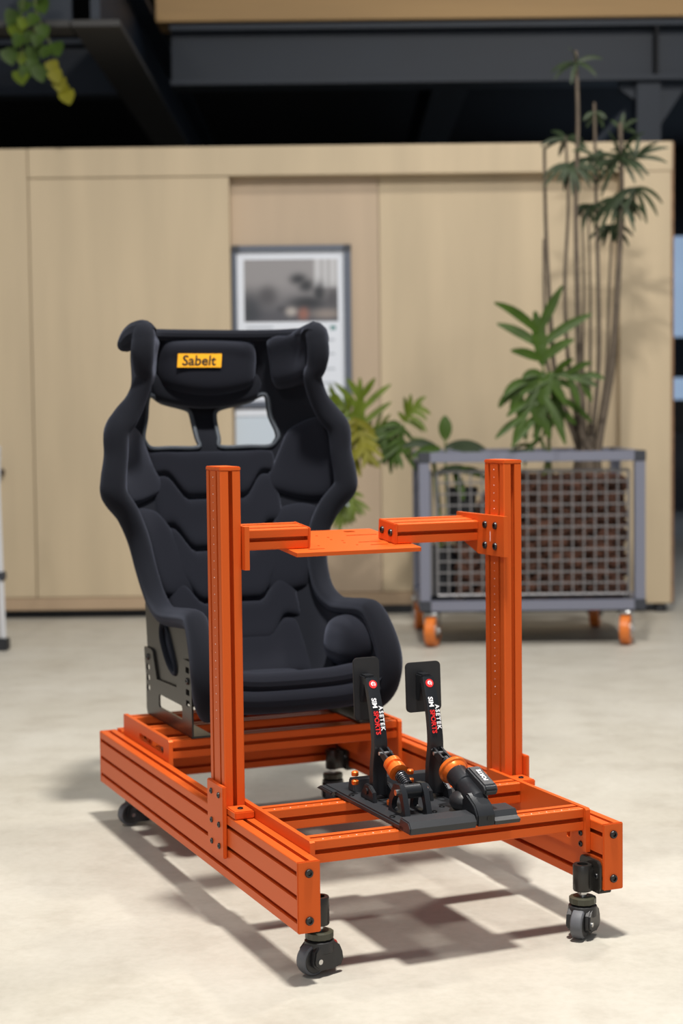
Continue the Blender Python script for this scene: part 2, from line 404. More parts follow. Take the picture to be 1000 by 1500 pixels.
# side rails 40 x 120
for x0 in (0.0, W - 0.04):
    r_ = rig.part('side_rail', extrusion('y', (x0, 0), 1, 3, 0.005, L - 0.005), ORANGE, smooth=0)
    for y0, y1 in ((0, 0.005), (L - 0.005, L)):
        mb = MB(); mb.box(x0 - 0.0005, x0 + 0.0405, y0, y1, -0.0005, 0.1205, bev=0.0016); rig.part('end_cap', mb, ORANGE, r_)
    for z in (0.02, 0.10):
        bolt(rig, (x0 + 0.02, 0, z), FR, r_); bolt(rig, (x0 + 0.02, L, z), (0, 1, 0), r_)
# uprights 40 x 80
DOT = MB(); DOT.lathe([(0.0011, 0), (0.0011, 0.0002)], (0, 0, 0), n=6)
def dots(mb, pts, nrm):
    for i, q in enumerate(pts): mb.lathe([(0.0012 if i % 2 == 0 else 0.0007, 0), (0.0010 if i % 2 == 0 else 0.0006, 0.0004)], q, nrm, n=6)
for k, x0 in enumerate((0.0, W - 0.04)):
    po = rig.part('upright_post', extrusion('z', (x0, YP), 1, 2, 0.1205, ZP - 0.008), ORANGE, smooth=0)
    mb = MB(); mb.box(x0 - 0.0005, x0 + 0.0405, YP - 0.0005, YP + 0.0805, ZP - 0.008, ZP, bev=0.0016); rig.part('post_cap', mb, ORANGE, po)
    mb = MB(); dots(mb, [(x0, YP + 0.04, ZP - 0.02 - 0.0155 * i) for i in range(30)], LFT); o = rig.part('scale_mark', mb, WHITEINK, po); o['kind'] = 'stuff'
    # outer joint plate
    xo = -0.0085 if k == 0 else W + 0.0005
    mb = MB(); mb.box(xo, xo + 0.008, YP - 0.012, YP + 0.078, 0.04, 0.174, bev=0.0015); pl = rig.part('joint_plate', mb, ORANGE)
    for yy in (YP + 0.010, YP + 0.052):
        for zz in (0.155, 0.10, 0.06):
            bolt(rig, (xo if k == 0 else xo + 0.008, yy, zz), LFT if k == 0 else RGT, pl, BOLT_S)
    # front foot bracket on the rail
    mb = MB(); mb.box(x0 + 0.001, x0 + 0.039, YP - 0.052, YP - 0.0005, 0.121, 0.135, bev=0.002); br = rig.part('foot_bracket', mb, ORANGE)
    bolt(rig, (x0 + 0.02, YP - 0.028, 0.135), UP, br, BOLT_S)
    if k == 1:
        pass
# pedal deck: inner side plates and two cross beams
def inner_plate(name, sgn, poly, holes=[]):
    xa, xb = (0.0405, 0.0495) if sgn < 0 else (W - 0.0495, W - 0.0405)
    mb = MB(); mb.plate(poly, holes, 'x', xa, xb); return rig.part(name, mb, ORANGE, smooth=20)
PL = [(0.045, 0.060), (0.045, 0.137), (0.048, 0.140), (0.417, 0.140), (0.420, 0.137), (0.420, 0.075), (0.40, 0.060)]
pslots = [rrect(0.10, 0.112, 0.074, 0.096, 0.003), rrect(0.19, 0.202, 0.074, 0.096, 0.003), rrect(0.34, 0.352, 0.074, 0.096, 0.003)]
for sgn in (-1, 1):
    p_ = inner_plate('pedal_side_plate', sgn, PL, pslots)
    for yy in (0.062, 0.38):
        for zz in (0.072, 0.092):
            bolt(rig, (0.0495 if sgn < 0 else W - 0.0495, yy, zz), RGT if sgn < 0 else LFT, p_, BOLT_S)
for y0 in (0.053, 0.285):
    cb = rig.part('cross_beam', extrusion('x', (y0, 0.0985), 1, 1, 0.05, W - 0.05), ORANGE, smooth=0)
    mb = MB(); dots(mb, [(0.07 + 0.0155 * i, y0 + 0.006, 0.1385) for i in range(32)], UP); o = rig.part('scale_mark', mb, WHITEINK, cb); o['kind'] = 'stuff'
# seat deck
SPZ = 0.168
SL = [(0.845, 0.045), (0.845, SPZ - 0.004), (0.849, SPZ), (1.196, SPZ), (1.20, SPZ - 0.004), (1.20, 0.045)]
for sgn in (-1, 1):
    hs = [rrect(0.885, 1.07, 0.132, 0.146, 0.0069)]
    if sgn > 0: hs = [circ(0.872, 0.139, 0.008), rrect(0.93, 1.07, 0.132, 0.146, 0.0069)]
    p_ = inner_plate('seat_side_plate', sgn, SL, hs)
    bolt(rig, (0.0445 if sgn < 0 else W - 0.0445, 0.902, 0.139), LFT if sgn < 0 else RGT, p_, BOLT_S)
for y0 in (0.853, 1.00, 1.15):
    rig.part('seat_beam', extrusion('x', (y0, 0.1255), 1, 1, 0.05, W - 0.05), ORANGE, smooth=0)
rig.part('rear_cross_beam', extrusion('x', (L - 0.046, 0.005), 1, 3, 0.0405, W - 0.0405), ORANGE, smooth=0)
# steering mount
AZ = 0.598; AY = 0.457                       # the arms hang on the rear half of the plates, behind the posts
TILT = math.radians(5.0)
def tl(p):                                   # the arms and the wheel plate lean up towards the driver
    y, z = p[1] - AY, p[2] - AZ
    return (p[0], AY + y * math.cos(TILT) - z * math.sin(TILT), AZ + y * math.sin(TILT) + z * math.cos(TILT))
def tilted(mb): mb.v = [tl(v) for v in mb.v]; return mb
LP = [(YP - 0.017, 0.572), (YP - 0.017, 0.652), (YP + 0.186, 0.652), (YP + 0.186, 0.612), (YP + 0.150, 0.592), (YP + 0.09, 0.572)]
for sgn, xa, xb in ((-1, 0.0495, 0.214), (1, 0.393, W - 0.0495)):
    p_ = inner_plate('arm_plate', sgn, LP)
    for yy in (YP + 0.018, YP + 0.060):
        for zz in (0.591, 0.632):
            bolt(rig, (0.0495 if sgn < 0 else W - 0.0495, yy, zz), RGT if sgn < 0 else LFT, p_)
    if sgn > 0:
        mb = MB(); mb.box(W - 0.0499, W - 0.0495, YP + 0.0385, YP + 0.0397, 0.600, 0.620); rig.part('engraved_line', mb, WHITEINK, p_)
    ca, cb_ = (xb - 0.006, xb) if sgn < 0 else (xa, xa + 0.006)
    ar = rig.part('wheel_arm', tilted(extrusion('x', (AY, AZ), 2, 1, xa + 0.0005 if sgn < 0 else xa + 0.006, xb - 0.006 if sgn < 0 else xb - 0.0005)), ORANGE, smooth=0)
    mb = MB(); mb.box(ca, cb_, AY - 0.0005, AY + 0.0805, AZ - 0.0005, AZ + 0.0405, bev=0.0016); rig.part('end_cap', tilted(mb), ORANGE, ar)
    for yy in (AY + 0.02, AY + 0.06): bolt(rig, tl((xb if sgn < 0 else xa, yy, AZ + 0.02)), RGT if sgn < 0 else LFT, ar)
out = [(0.169, 0.412), (0.428, 0.412), (0.431, 0.415), (0.431, 0.661), (0.428, 0.664), (0.171, 0.664), (0.168, 0.661), (0.168, 0.415)]
hol = [rrect(0.205, 0.240, 0.445, 0.451, 0.0028), rrect(0.345, 0.385, 0.465, 0.471, 0.0028), rrect(0.335, 0.385, 0.500, 0.506, 0.0028), rrect(0.345, 0.415, 0.585, 0.592, 0.0033), rrect(0.225, 0.240, 0.585, 0.618, 0.005), rrect(0.36, 0.385, 0.628, 0.645, 0.007)]
for (x, y) in ((0.215, 0.52), (0.228, 0.502), (0.242, 0.484), (0.205, 0.545), (0.320, 0.475), (0.305, 0.505), (0.312, 0.53), (0.295, 0.548), (0.300, 0.575), (0.285, 0.60)): hol.append(circ(x, y, 0.0032, 8))
mb = MB(); mb.plate(out, hol, 'z', AZ - 0.0085, AZ - 0.0007); rig.part('wheel_base_plate', tilted(mb), ORANGE, smooth=20)

# ---------------------------------------------------------------- casters (parts of the rig)
def make_caster(cx, cy, side, ang):
    """side: -1 left rail, +1 right rail (bracket faces inwards); ang: world heading of the wheel trail"""
    xi = 0.041 if side < 0 else W - 0.041            # inner rail face
    d = 1 if side < 0 else -1
    a = ang - YAW; t = Vector((math.cos(a), math.sin(a), 0)); nn = Vector((-t.y, t.x, 0)); c = Vector((cx, cy, 0))
    def loc(u, v, z): q = c + t * u + nn * v; return (q.x, q.y, z)
    # fork housing = body of the caster
    hb = MB()
    hb.lathe([(0.019, -0.0300), (0.0255, -0.0330), (0.0265, -0.0420), (0.0265, -0.0500), (0.022, -0.0530)], (cx, cy, 0), n=24)
    for s_ in (-1, 1):
        poly = [(-0.030, -0.062), (-0.027, -0.045), (-0.014, -0.034), (0.016, -0.034), (0.028, -0.042), (0.034, -0.055), (0.036, -0.068), (0.030, -0.078), (0.012, -0.080), (-0.010, -0.0795), (-0.020, -0.076), (-0.028, -0.070)]
        b = bmesh.new(); v0, v1 = (s_ * 0.0135, s_ * 0.0225)
        A = [b.verts.new(loc(-u, v0, z)) for u, z in poly]; B = [b.verts.new(loc(-u, v1, z)) for u, z in poly]
        b.faces.new(A); fo = b.faces.new(B[::-1])
        for i in range(len(poly)): b.faces.new((A[i], A[(i + 1) % 12], B[(i + 1) % 12], B[i]))
        bmesh.ops.bevel(b, geom=list(fo.edges), offset=0.003, segments=2, affect='EDGES'); hb.bm(b)
    body = rig.part('caster', hb, BLACK)
    mb = MB(); q = loc(0.017, 0, -0.0622)
    R_ = 0.0272; mb.lathe([(0.010, -0.011), (R_ - 0.004, -0.011), (R_ - 0.001, -0.009), (R_, -0.005), (R_, 0.005), (R_ - 0.001, 0.009), (R_ - 0.004, 0.011), (0.010, 0.011)], q, nn, n=32); rig.part('wheel', mb, GREYWHEEL, body)
    mb = MB(); mb.lathe([(0.0215, -0.0122), (0.0225, -0.0112), (0.0225, 0.0112), (0.0215, 0.0122)], q, nn, n=24); rig.part('wheel_hub', mb, BLACK, body)
    mb = MB(); mb.lathe([(0.0045, -0.0245), (0.0045, 0.0245)], q, nn, n=10); rig.part('axle_pin', mb, STEEL, body)
    mb = MB(); mb.box(-0.008, 0.008, -0.0128, 0.0128, -0.0835, -0.060, bev=0.004)
    mb.v = [loc(v[0] - 0.024, v[1], v[2]) for v in mb.v]; rig.part('leveling_foot', mb, BLACK, body)
    mb = MB(); prof = []
    mb.lathe([(0.0, -0.006), (0.009, -0.006), (0.011, -0.004), (0.011, 0.004), (0.009, 0.006), (0.0, 0.006)], loc(-0.026, 0, -0.0475), nn, n=14); rig.part('thumb_wheel', mb, REDP, body)
    mb = MB(); vs = []; n = 28
    for z, r0 in ((-0.030, 0.021), (-0.028, 0.0245), (-0.018, 0.0245), (-0.0165, 0.021)):
        for k in range(n): th = 2 * math.pi * k / n; r1 = r0 * (1.0 if k % 2 else 0.96); vs.append((cx + r1 * math.cos(th), cy + r1 * math.sin(th), z))
    mb.add(vs, [(i * n + k, i * n + (k + 1) % n, (i + 1) * n + (k + 1) % n, (i + 1) * n + k) for i in range(3) for k in range(n)] + [tuple(range(n))[::-1], tuple(3 * n + k for k in range(n))])
    rig.part('adjuster_ring', mb, OLIVE, body)
    mb = MB(); mb.lathe([(0.0065, -0.018), (0.0065, -0.003)], (cx, cy, 0), n=12); mb.lathe([(0.0095, -0.012), (0.0095, -0.006)], (cx, cy, 0), n=6); rig.part('stem', mb, STEEL, body)
    # bracket: flange on the rail, round socket, foot tab below the rail
    mb = MB(); fx0, fx1 = sorted((xi, xi + d * 0.006))
    mb.prism([(q2[0] + cy, q2[1]) for q2 in rrect(-0.034, 0.034, -0.006, 0.052, 0.012)], 'x', fx0, fx1, bev=0.001)
    mb.lathe([(0.0165, -0.006), (0.0175, -0.004), (0.0175, 0.040), (0.0165, 0.042), (0.010, 0.042), (0.010, 0.02), (0.0005, 0.02)], (cx, cy, 0), n=20)
    bx0, bx1 = sorted((xi + d * 0.004, cx)); mb.box(bx0, bx1, cy - 0.0165, cy + 0.0165, -0.005, 0.036, bev=0.002)
    tx0, tx1 = sorted((xi - d * 0.022, xi + d * 0.006)); mb.box(tx0, tx1, cy - 0.030, cy + 0.030, -0.0075, -0.0015, bev=0.0015)
    rig.part('bracket', mb, BRKT, body)
    for yy in (cy - 0.025, cy + 0.025): bolt(rig, (xi + d * 0.006, yy, 0.024), RGT if d > 0 else LFT, body, BOLT_S)
    bolt(rig, (xi - d * 0.014, cy, -0.0075), (0, 0, -1), body, BOLT_S)
    return body
make_caster(0.060, 0.056, -1, math.radians(-140))
make_caster(W - 0.061, 0.038, 1, math.radians(-116))
make_caster(0.062, 1.182, -1, math.radians(-150))
make_caster(W - 0.070, 1.182, 1, math.radians(-100))

# ================================================================== THE SEAT
XC = W / 2
seat = Thing('racing_seat', (XC, 1.0, 0.166), 'black fabric bucket racing seat with yellow headrest patch on the orange rig', 'racing seat')
# stations: centre (y,z) | corner half-width,y,z | edge half-width,y,z
ST = [
 (1.360, 1.048, .140, 1.350, 1.046, .210, 1.185, 1.048),
 (1.375, 1.000, .150, 1.360, 1.000, .222, 1.180, 1.000),
 (1.405, 0.930, .152, 1.370, 0.925, .214, 1.205, 0.925),
 (1.412, 0.860, .162, 1.365, 0.855, .250, 1.205, 0.855),
 (1.365, 0.785, .172, 1.345, 0.780, .278, 1.195, 0.780),
 (1.335, 0.690, .176, 1.315, 0.690, .290, 1.190, 0.690),
 (1.295, 0.580, .166, 1.270, 0.580, .232, 1.205, 0.590),
 (1.240, 0.460, .163, 1.215, 0.455, .212, 1.180, 0.490),
 (1.185, 0.350, .158, 1.150, 0.345, .192, 1.090, 0.430),
 (1.110, 0.268, .157, 1.070, 0.262, .186, 1.000, 0.412),
 (0.990, 0.238, .159, 0.970, 0.228, .186, 0.920, 0.416),
 (0.890, 0.248, .162, 0.880, 0.238, .187, 0.850, 0.412),
 (0.830, 0.262, .164, 0.820, 0.246, .190, 0.790, 0.365),
 (0.800, 0.258, .165, 0.795, 0.240, .190, 0.777, 0.310),
 (0.790, 0.225, .165, 0.795, 0.215, .188, 0.795, 0.245),
]
stf = catmull(ST, 6)
rows = []
for s_ in stf:
    cy, cz, bw, by, bz, ew, ey, ez = s_
    half = catmull([(0, cy, cz), (bw * 0.55, cy * 0.7 + by * 0.3, cz * 0.6 + bz * 0.4), (bw * 0.93, by * 0.9 + cy * 0.1 - 0.004, bz), (bw * 0.35 + ew * 0.65 + 0.008, by * 0.45 + ey * 0.55, bz * 0.45 + ez * 0.55), (ew, ey, ez)], 5)
    rows.append([(XC - q[0], q[1], q[2]) for q in half[::-1]] + [(XC + q[0], q[1], q[2]) for q in half[1:]])
SURF = MB(); SURF.grid(rows)
BVH = BVHTree.FromPolygons(SURF.v, SURF.f)
def back_y(x, z):
    h = BVH.ray_cast(Vector((x, 0.9, z)), Vector((0, 1, 0)))
    return h[0].y if h[0] is not None else 1.36
def wall_x(y, z, s_):
    h = BVH.ray_cast(Vector((XC, y, z)), Vector((s_, 0, 0)))
    return h[0].x if h[0] is not None else XC + s_ * 0.2
def floor_z(x, y):
    h = BVH.ray_cast(Vector((x, y, 0.8)), Vector((0, 0, -1)))
    return h[0].z if h[0] is not None else 0.24
# shell = surface thickened outwards, harness holes cut out
me = SURF.mesh('shell', FABRIC, 60, seat.base)
bmm = bmesh.new(); bmm.from_mesh(me)
bmm.faces.ensure_lookup_table(); fmid = min(bmm.faces, key=lambda f: (f.calc_center_median() - Vector((0, 0.33, 0.69 - seat.base[2]))).length)
if fmid.normal.y > 0: bmesh.ops.reverse_faces(bmm, faces=bmm.faces[:])
bmm.to_mesh(me); bmm.free()
shell = link('shell', me, seat.e)
md = shell.modifiers.new('s', 'SOLIDIFY'); md.thickness = 0.016; md.offset = -1
HOLE = [(0.150, 0.905), (0.110, 0.888), (0.060, 0.876), (0.038, 0.868), (0.030, 0.852), (0.028, 0.800), (0.030, 0.778), (0.100, 0.778), (0.150, 0.778), (0.168, 0.792), (0.172, 0.810), (0.160, 0.850)]
def smooth_loop(P, n=4):
    Q = [np.array(q, float) for q in P]; m = len(Q); o = []
    for i in range(m):
        p0, p1, p2, p3 = Q[i - 1], Q[i], Q[(i + 1) % m], Q[(i + 2) % m]
        for k in range(n):
            t = k / n; o.append(0.5 * ((2 * p1) + (p2 - p0) * t + (2 * p0 - 5 * p1 + 4 * p2 - p3) * t * t + (3 * p1 - p0 - 3 * p2 + p3) * t ** 3))
    return o
cutters = []
for s_ in (-1, 1):
    mb = MB(); mb.prism([(XC + s_ * q[0], q[1]) for q in smooth_loop(HOLE)], 'y', 1.10, 1.6)
    c_ = link('cutter', mb.mesh('cutter', None, 0, seat.base), seat.e); cutters.append(c_)
    md = shell.modifiers.new('h', 'BOOLEAN'); md.object = c_; md.operation = 'DIFFERENCE'; md.solver = 'EXACT'
bpy.context.view_layer.update()
evaluated(shell)
for c_ in cutters: bpy.data.objects.remove(c_, do_unlink=True)
shell.data.polygons.foreach_set('use_smooth', [True] * len(shell.data.polygons)); shell.data.set_sharp_from_angle(angle=math.radians(50))
for s_ in (-1, 1):
    lp = [(XC + s_ * q[0], back_y(XC + s_ * q[0], q[1]) - 0.003, q[1]) for q in smooth_loop(HOLE)]
    mb = MB(); mb.tube(lp + [lp[0], lp[1]], 0.0055, 8, caps=False); seat.part('harness_hole_trim', mb, PIPING, shell)

# rolled outer flange along each wing: ellipse sweep, broader at head and shoulder
FLG = [  # half-width, y, z, outward half size, thickness half size
 (.200, 1.235, 1.048, .018, .018), (.212, 1.188, 1.050, .026, .024), (.215, 1.178, 1.028, .027, .026), (.217, 1.178, 1.000, .027, .026), (.215, 1.186, 0.970, .024, .025), (.210, 1.198, 0.942, .022, .024),
 (.228, 1.204, 0.892, .024, .024), (.252, 1.204, 0.855, .030, .026), (.276, 1.198, 0.820, .030, .026), (.280, 1.195, 0.765, .028, .024), (.288, 1.190, 0.710, .030, .026), (.286, 1.190, 0.675, .031, .026), (.252, 1.205, 0.630, .028, .026),
 (.226, 1.212, 0.570, .026, .025), (.214, 1.192, 0.500, .025, .024), (.208, 1.140, 0.438, .025, .024), (.208, 1.060, 0.410, .025, .023), (.204, 0.970, 0.412, .025, .023),
 (.205, 0.880, 0.418, .026, .024), (.207, 0.842, 0.408, .027, .026), (.212, 0.798, 0.358, .028, .029), (.214, 0.779, 0.310, .028, .029), (.208, 0.790, 0.258, .026, .029), (.195, 0.815, 0.225, .020, .025)]
for s_ in (-1, 1):
    q = catmull(FLG, 6)
    mb = MB(); mb.tube([(XC + s_ * a[0], a[1], a[2]) for a in q], [a[3] for a in q], 16, flat=[a[4] for a in q], ref=Vector((s_, 0.25, 0)))
    seat.part('wing_flange', mb, FABRIC)
# head wing hook: the flange turns back at the top
for s_ in (-1, 1):
    q = catmull([(.198, 1.182, 1.036, .026), (.213, 1.194, 1.045, .032), (.230, 1.214, 1.036, .029), (.246, 1.234, 1.018, .018), (.251, 1.240, 1.010, .008)], 5)
    mb = MB(); mb.tube([(XC + s_ * a[0], a[1], a[2]) for a in q], [a[3] for a in q], 12); seat.part('head_hook', mb, FABRIC)
# top roll joining the wings behind the headrest
q = catmull([(-.203, 1.215, 1.050), (-.17, 1.31, 1.050), (-.11, 1.352, 1.050), (0, 1.362, 1.050), (.11, 1.352, 1.050), (.17, 1.31, 1.050), (.203, 1.215, 1.050)], 6)
mb = MB(); mb.tube([(XC + a[0], a[1], a[2]) for a in q], 0.014, 10); seat.part('top_roll', mb, FABRIC)

def pillow(name, fn, T, nu=18, nv=18, sq=0.72, m=FABRIC_P, p=5, sink=0.005, close=None):
    """padded cushion: fn(u, v) gives a base point and an outward direction, u, v in -1..1; corners rounded by sq"""
    mb = MB(); R_ = []
    for i in range(nu + 1):
        row = []
        for k in range(nv + 1):
            u = math.sin(math.pi / 2 * (-1 + 2 * i / nu)); v = math.sin(math.pi / 2 * (-1 + 2 * k / nv))
            uu = u * math.sqrt(max(0, 1 - (1 - sq) * v * v)); vv = v * math.sqrt(max(0, 1 - (1 - sq) * u * u))
            b, d = fn(uu, vv)
            h = max(0.0, (1 - abs(u) ** p)) * max(0.0, (1 - abs(v) ** p)); h = T * h ** 0.5 - sink
            row.append(Vector(b) + Vector(d) * h)
        R_.append(row)
    mb.grid(R_); return seat.part(name, mb, m, smooth=80)
# headrest
def f_head(u, v):
    x = XC + 0.128 * u; z = 0.980 + 0.059 * v - (0.022 * (1 - u * u) * abs(v) if v < 0 else 0)
    return (x, min(1.372, back_y(x, z)), z), (0, -1, 0)
hr = pillow('headrest_pad', f_head, 0.044, 26, 20, 0.86)
def f_chin(u, v):
    x = XC + 0.142 * u; z = 0.930 + 0.036 * v - 0.022 * (1 - u * u)
    return (x, min(1.374, back_y(x, z)), z), (0, -1, 0)
pillow('head_band', f_chin, 0.024, 24, 12, 0.85, FABRIC)
# patch with lettering
PX, PZ = XC - 0.031, 0.988
py = min(min(1.372, back_y(XC + u, 0.99)) for u in (-.08, -.03, .02)) - 0.0405
# tier pads of the backrest
ZS = [0.772, 0.713, 0.591, 0.466, 0.372]; ZCc = [0.772, 0.654, 0.532, 0.412, 0.318]
def bz(k, x):
    a = abs(x - XC); t = min(1, max(0, (a - 0.070) / 0.055)); t = t * t * (3 - 2 * t)
    return ZCc[k] * (1 - t) + ZS[k] * t
for k in range(4):
    def f_t(u, v, k=k):
        x = XC + 0.160 * u; z0, z1 = bz(k + 1, x), bz(k, x)
        if k == 0: z1 = 0.768
        z = (z0 + z1) / 2 + v * (z1 - z0) / 2 * 0.985
        return (x, back_y(x, z), z), (0, -0.95, 0.3)
    pillow('back_pad', f_t, 0.027, 34, 18, 0.97, FABRIC_P, 7)
def f_lum(u, v):
    x = XC + 0.150 * u; z = 0.298 + 0.045 * v + (0.03 * min(1, max(0, (abs(u) * 0.15 - 0.07) / 0.05)) if v > 0 else 0)
    return (x, back_y(x, z), z), (0, -0.9, 0.4)
pillow('back_pad', f_lum, 0.025, 30, 14, 0.95)
# pads on the side walls: head, shoulder, thigh
for s_ in (-1, 1):
    def f_hs(u, v):
        y = 1.268 + 0.070 * u; z = 0.993 + 0.066 * v - 0.016 * u
        return (wall_x(y, z, s_), y, z), (-s_ * 0.92, -0.38, 0)
    pillow('head_side_pad', f_hs, 0.038, sq=0.86, p=6)
    def f_sh(u, v):
        y = 1.274 + 0.058 * u; z = 0.748 + (0.098 - 0.018 * u) * v
        return (wall_x(y, z, s_), y, z), (-s_ * 0.8, -0.6, 0)
    pillow('shoulder_pad', f_sh, 0.030, sq=0.72, p=6)
    def f_si(u, v):
        z = 0.535 + 0.105 * v; y = 1.254 + 0.028 * u - (0.59 - z) * 0.28
        return (wall_x(y, z, s_), y, z), (-s_ * 0.75, -0.66, 0)
    pillow('side_bolster', f_si, 0.030, sq=0.8)
    def f_th(u, v):
        y = 0.920 + 0.106 * u; z = 0.342 + 0.060 * v
        return (wall_x(y, z, s_), y, z), (-s_ * 0.97, -0.2, 0.1)
    pillow('thigh_pad', f_th, 0.058, sq=0.55, p=3)
# seat cushion and the two front rolls
def f_cu(u, v):
    x = XC + 0.152 * u; y = 0.955 + 0.125 * v
    return (x, y, floor_z(x, y)), (0, 0, 1)
pillow('seat_cushion', f_cu, 0.034, sq=0.85)
for y, z, r_, hw in ((0.800, 0.284, 0.022, 0.175), (0.790, 0.244, 0.027, 0.192)):
    q = catmull([(-hw, y + 0.004, z + 0.018, .45), (-hw * 0.82, y, z + 0.008, .95), (-hw * 0.4, y, z, 1), (hw * 0.4, y, z, 1), (hw * 0.82, y, z + 0.008, .95), (hw, y + 0.004, z + 0.018, .45)], 6)
    mb = MB(); mb.tube([(XC + a[0], a[1], a[2]) for a in q], [r_ * a[3] for a in q], 14, flat=[r_ * 1.25 * a[3] for a in q], ref=Vector((0, 0, 1))); seat.part('front_roll', mb, FABRIC_P)
# patch
mb = MB(); mb.prism([(PX - 0.057, PZ - 0.0165), (PX + 0.054, PZ - 0.0165), (PX + 0.057, PZ + 0.0165), (PX - 0.054, PZ + 0.0165)], 'y', py - 0.003, py)
patch = seat.part('logo_patch', mb, YELLOW, smooth=0); patch['label'] = 'yellow patch with black lettering'
tm = text_mesh('Sabelt', 0.034, INK, bold=0.0006, shear=0.12, xs=1.04)
to = link('lettering', tm, patch); to.matrix_local = Matrix.Translation(Vector((PX - 0.003 - seat.base[0], py - 0.0034 - seat.base[1], PZ - 0.001 - seat.base[2]))) @ frame_mat((0, 0, 0), (1, 0, 0), (0, 0, 1))
# side brackets
def seat_bracket(x0, d):
    outl = [(0.848, 0.1675), (0.848, 0.325), (0.852, 0.331), (0.905, 0.331), (0.925, 0.325), (0.955, 0.262), (1.105, 0.258), (1.135, 0.318), (1.150, 0.322), (1.198, 0.322), (1.202, 0.316), (1.190, 0.255), (1.190, 0.18), (1.182, 0.1675)]
    hs = [rrect(0.915, 1.09, 0.197, 0.227, 0.008)]
    for i in range(4):
        hs.append(rrect(0.862, 0.887, 0.232 + 0.024 * i, 0.245 + 0.024 * i, 0.003)); hs.append(rrect(1.160, 1.183, 0.222 + 0.024 * i, 0.236 + 0.024 * i, 0.006))
    mb = MB(); a, b = sorted((x0, x0 + d * 0.004)); mb.plate(outl, hs, 'x', a, b)
    a, b = sorted((x0, x0 + d * 0.048)); mb.box(a, b, 0.848, 1.182, 0.1665, 0.1710, bev=0.001)
    o = seat.part('side_bracket', mb, BRKT, smooth=25)
    for yy, zz in ((0.874, 0.287), (1.171, 0.301)): bolt(seat, (x0, yy, zz), (-d, 0, 0), o)
    return o
seat_bracket(0.0935, 1); seat_bracket(W - 0.0935, -1)
# hard side panels of the shell behind the brackets, with the harness slot
for s_ in (-1, 1):
    x0 = XC + s_ * 0.2105
    hs = [smooth_loop([(1.075, 0.385), (1.045, 0.392), (1.000, 0.345), (0.970, 0.300), (0.985, 0.288), (1.030, 0.305), (1.075, 0.350)], 3)]
    mb = MB(); mb.plate([(0.845, 0.235), (0.838, 0.30), (0.845, 0.345), (0.885, 0.398), (0.99, 0.402), (1.10, 0.420), (1.180, 0.47), (1.205, 0.42), (1.19, 0.30), (1.13, 0.235)], hs, 'x', *sorted((x0, x0 + s_ * 0.004)))
    sp = seat.part('side_panel', mb, BRKT, smooth=25)
    cy_, cz_ = sum(q[0] for q in hs[0]) / len(hs[0]), sum(q[1] for q in hs[0]) / len(hs[0])
    mb = MB(); mb.prism([(cy_ + (q[0] - cy_) * 1.3, cz_ + (q[1] - cz_) * 1.2) for q in hs[0]], 'x', *sorted((x0 - s_ * 0.004, x0 - s_ * 0.010))); seat.part('slot_lining', mb, FABRIC, sp)
    lp = [(x0 + s_ * 0.004, q[0], q[1]) for q in hs[0]]
    mb = MB(); mb.tube(lp + [lp[0], lp[1]], 0.006, 8, caps=False); seat.part('slot_trim', mb, FABRIC, sp)

# ================================================================== THE PEDALS
ped = Thing('pedal_set', (0.31, 0.2, 0.1388), 'black two-pedal set with orange collars bolted across the orange front beams', 'pedals')
ZB = 0.1388
mb = MB(); mb.box(0.209, 0.418, 0.033, 0.392, ZB + 0.0006, ZB + 0.012, bev=0.003)
base = ped.part('base_plate', mb, PLASTIC)
mb = MB(); mb.prism([(0.010, ZB + 0.001), (0.008, ZB + 0.012), (0.016, ZB + 0.022), (0.048, ZB + 0.024), (0.054, ZB + 0.012), (0.054, ZB + 0.001)], 'x', 0.209, 0.337, bev=0.002); ped.part('front_rail', mb, PLASTIC, base)
mb = MB(); mb.prism([(0.012, ZB + 0.001), (0.010, ZB + 0.008), (0.022, ZB + 0.012), (0.028, ZB + 0.022), (0.065, ZB + 0.024), (0.070, ZB + 0.001)], 'x', 0.372, 0.425, bev=0.002); ped.part('front_rail', mb, PLASTIC, base)
mb = MB(); mb.prism([(0.300, ZB + 0.012), (0.306, ZB + 0.034), (0.324, ZB + 0.036), (0.330, ZB + 0.012)], 'x', 0.232, 0.418, bev=0.002); ped.part('rear_rail', mb, PLASTIC, base)
mb = MB(); mb.prism([(0.330, ZB + 0.010), (0.392, ZB + 0.010), (0.410, ZB + 0.002), (0.340, ZB + 0.001)], 'x', 0.200, 0.300, bev=0.002); ped.part('heel_edge', mb, PLASTIC, base)
for x, y in ((0.218, 0.10), (0.218, 0.28), (0.30, 0.10), (0.33, 0.13)): bolt(ped, (x, y, ZB + 0.012), UP, base, BOLT_S)

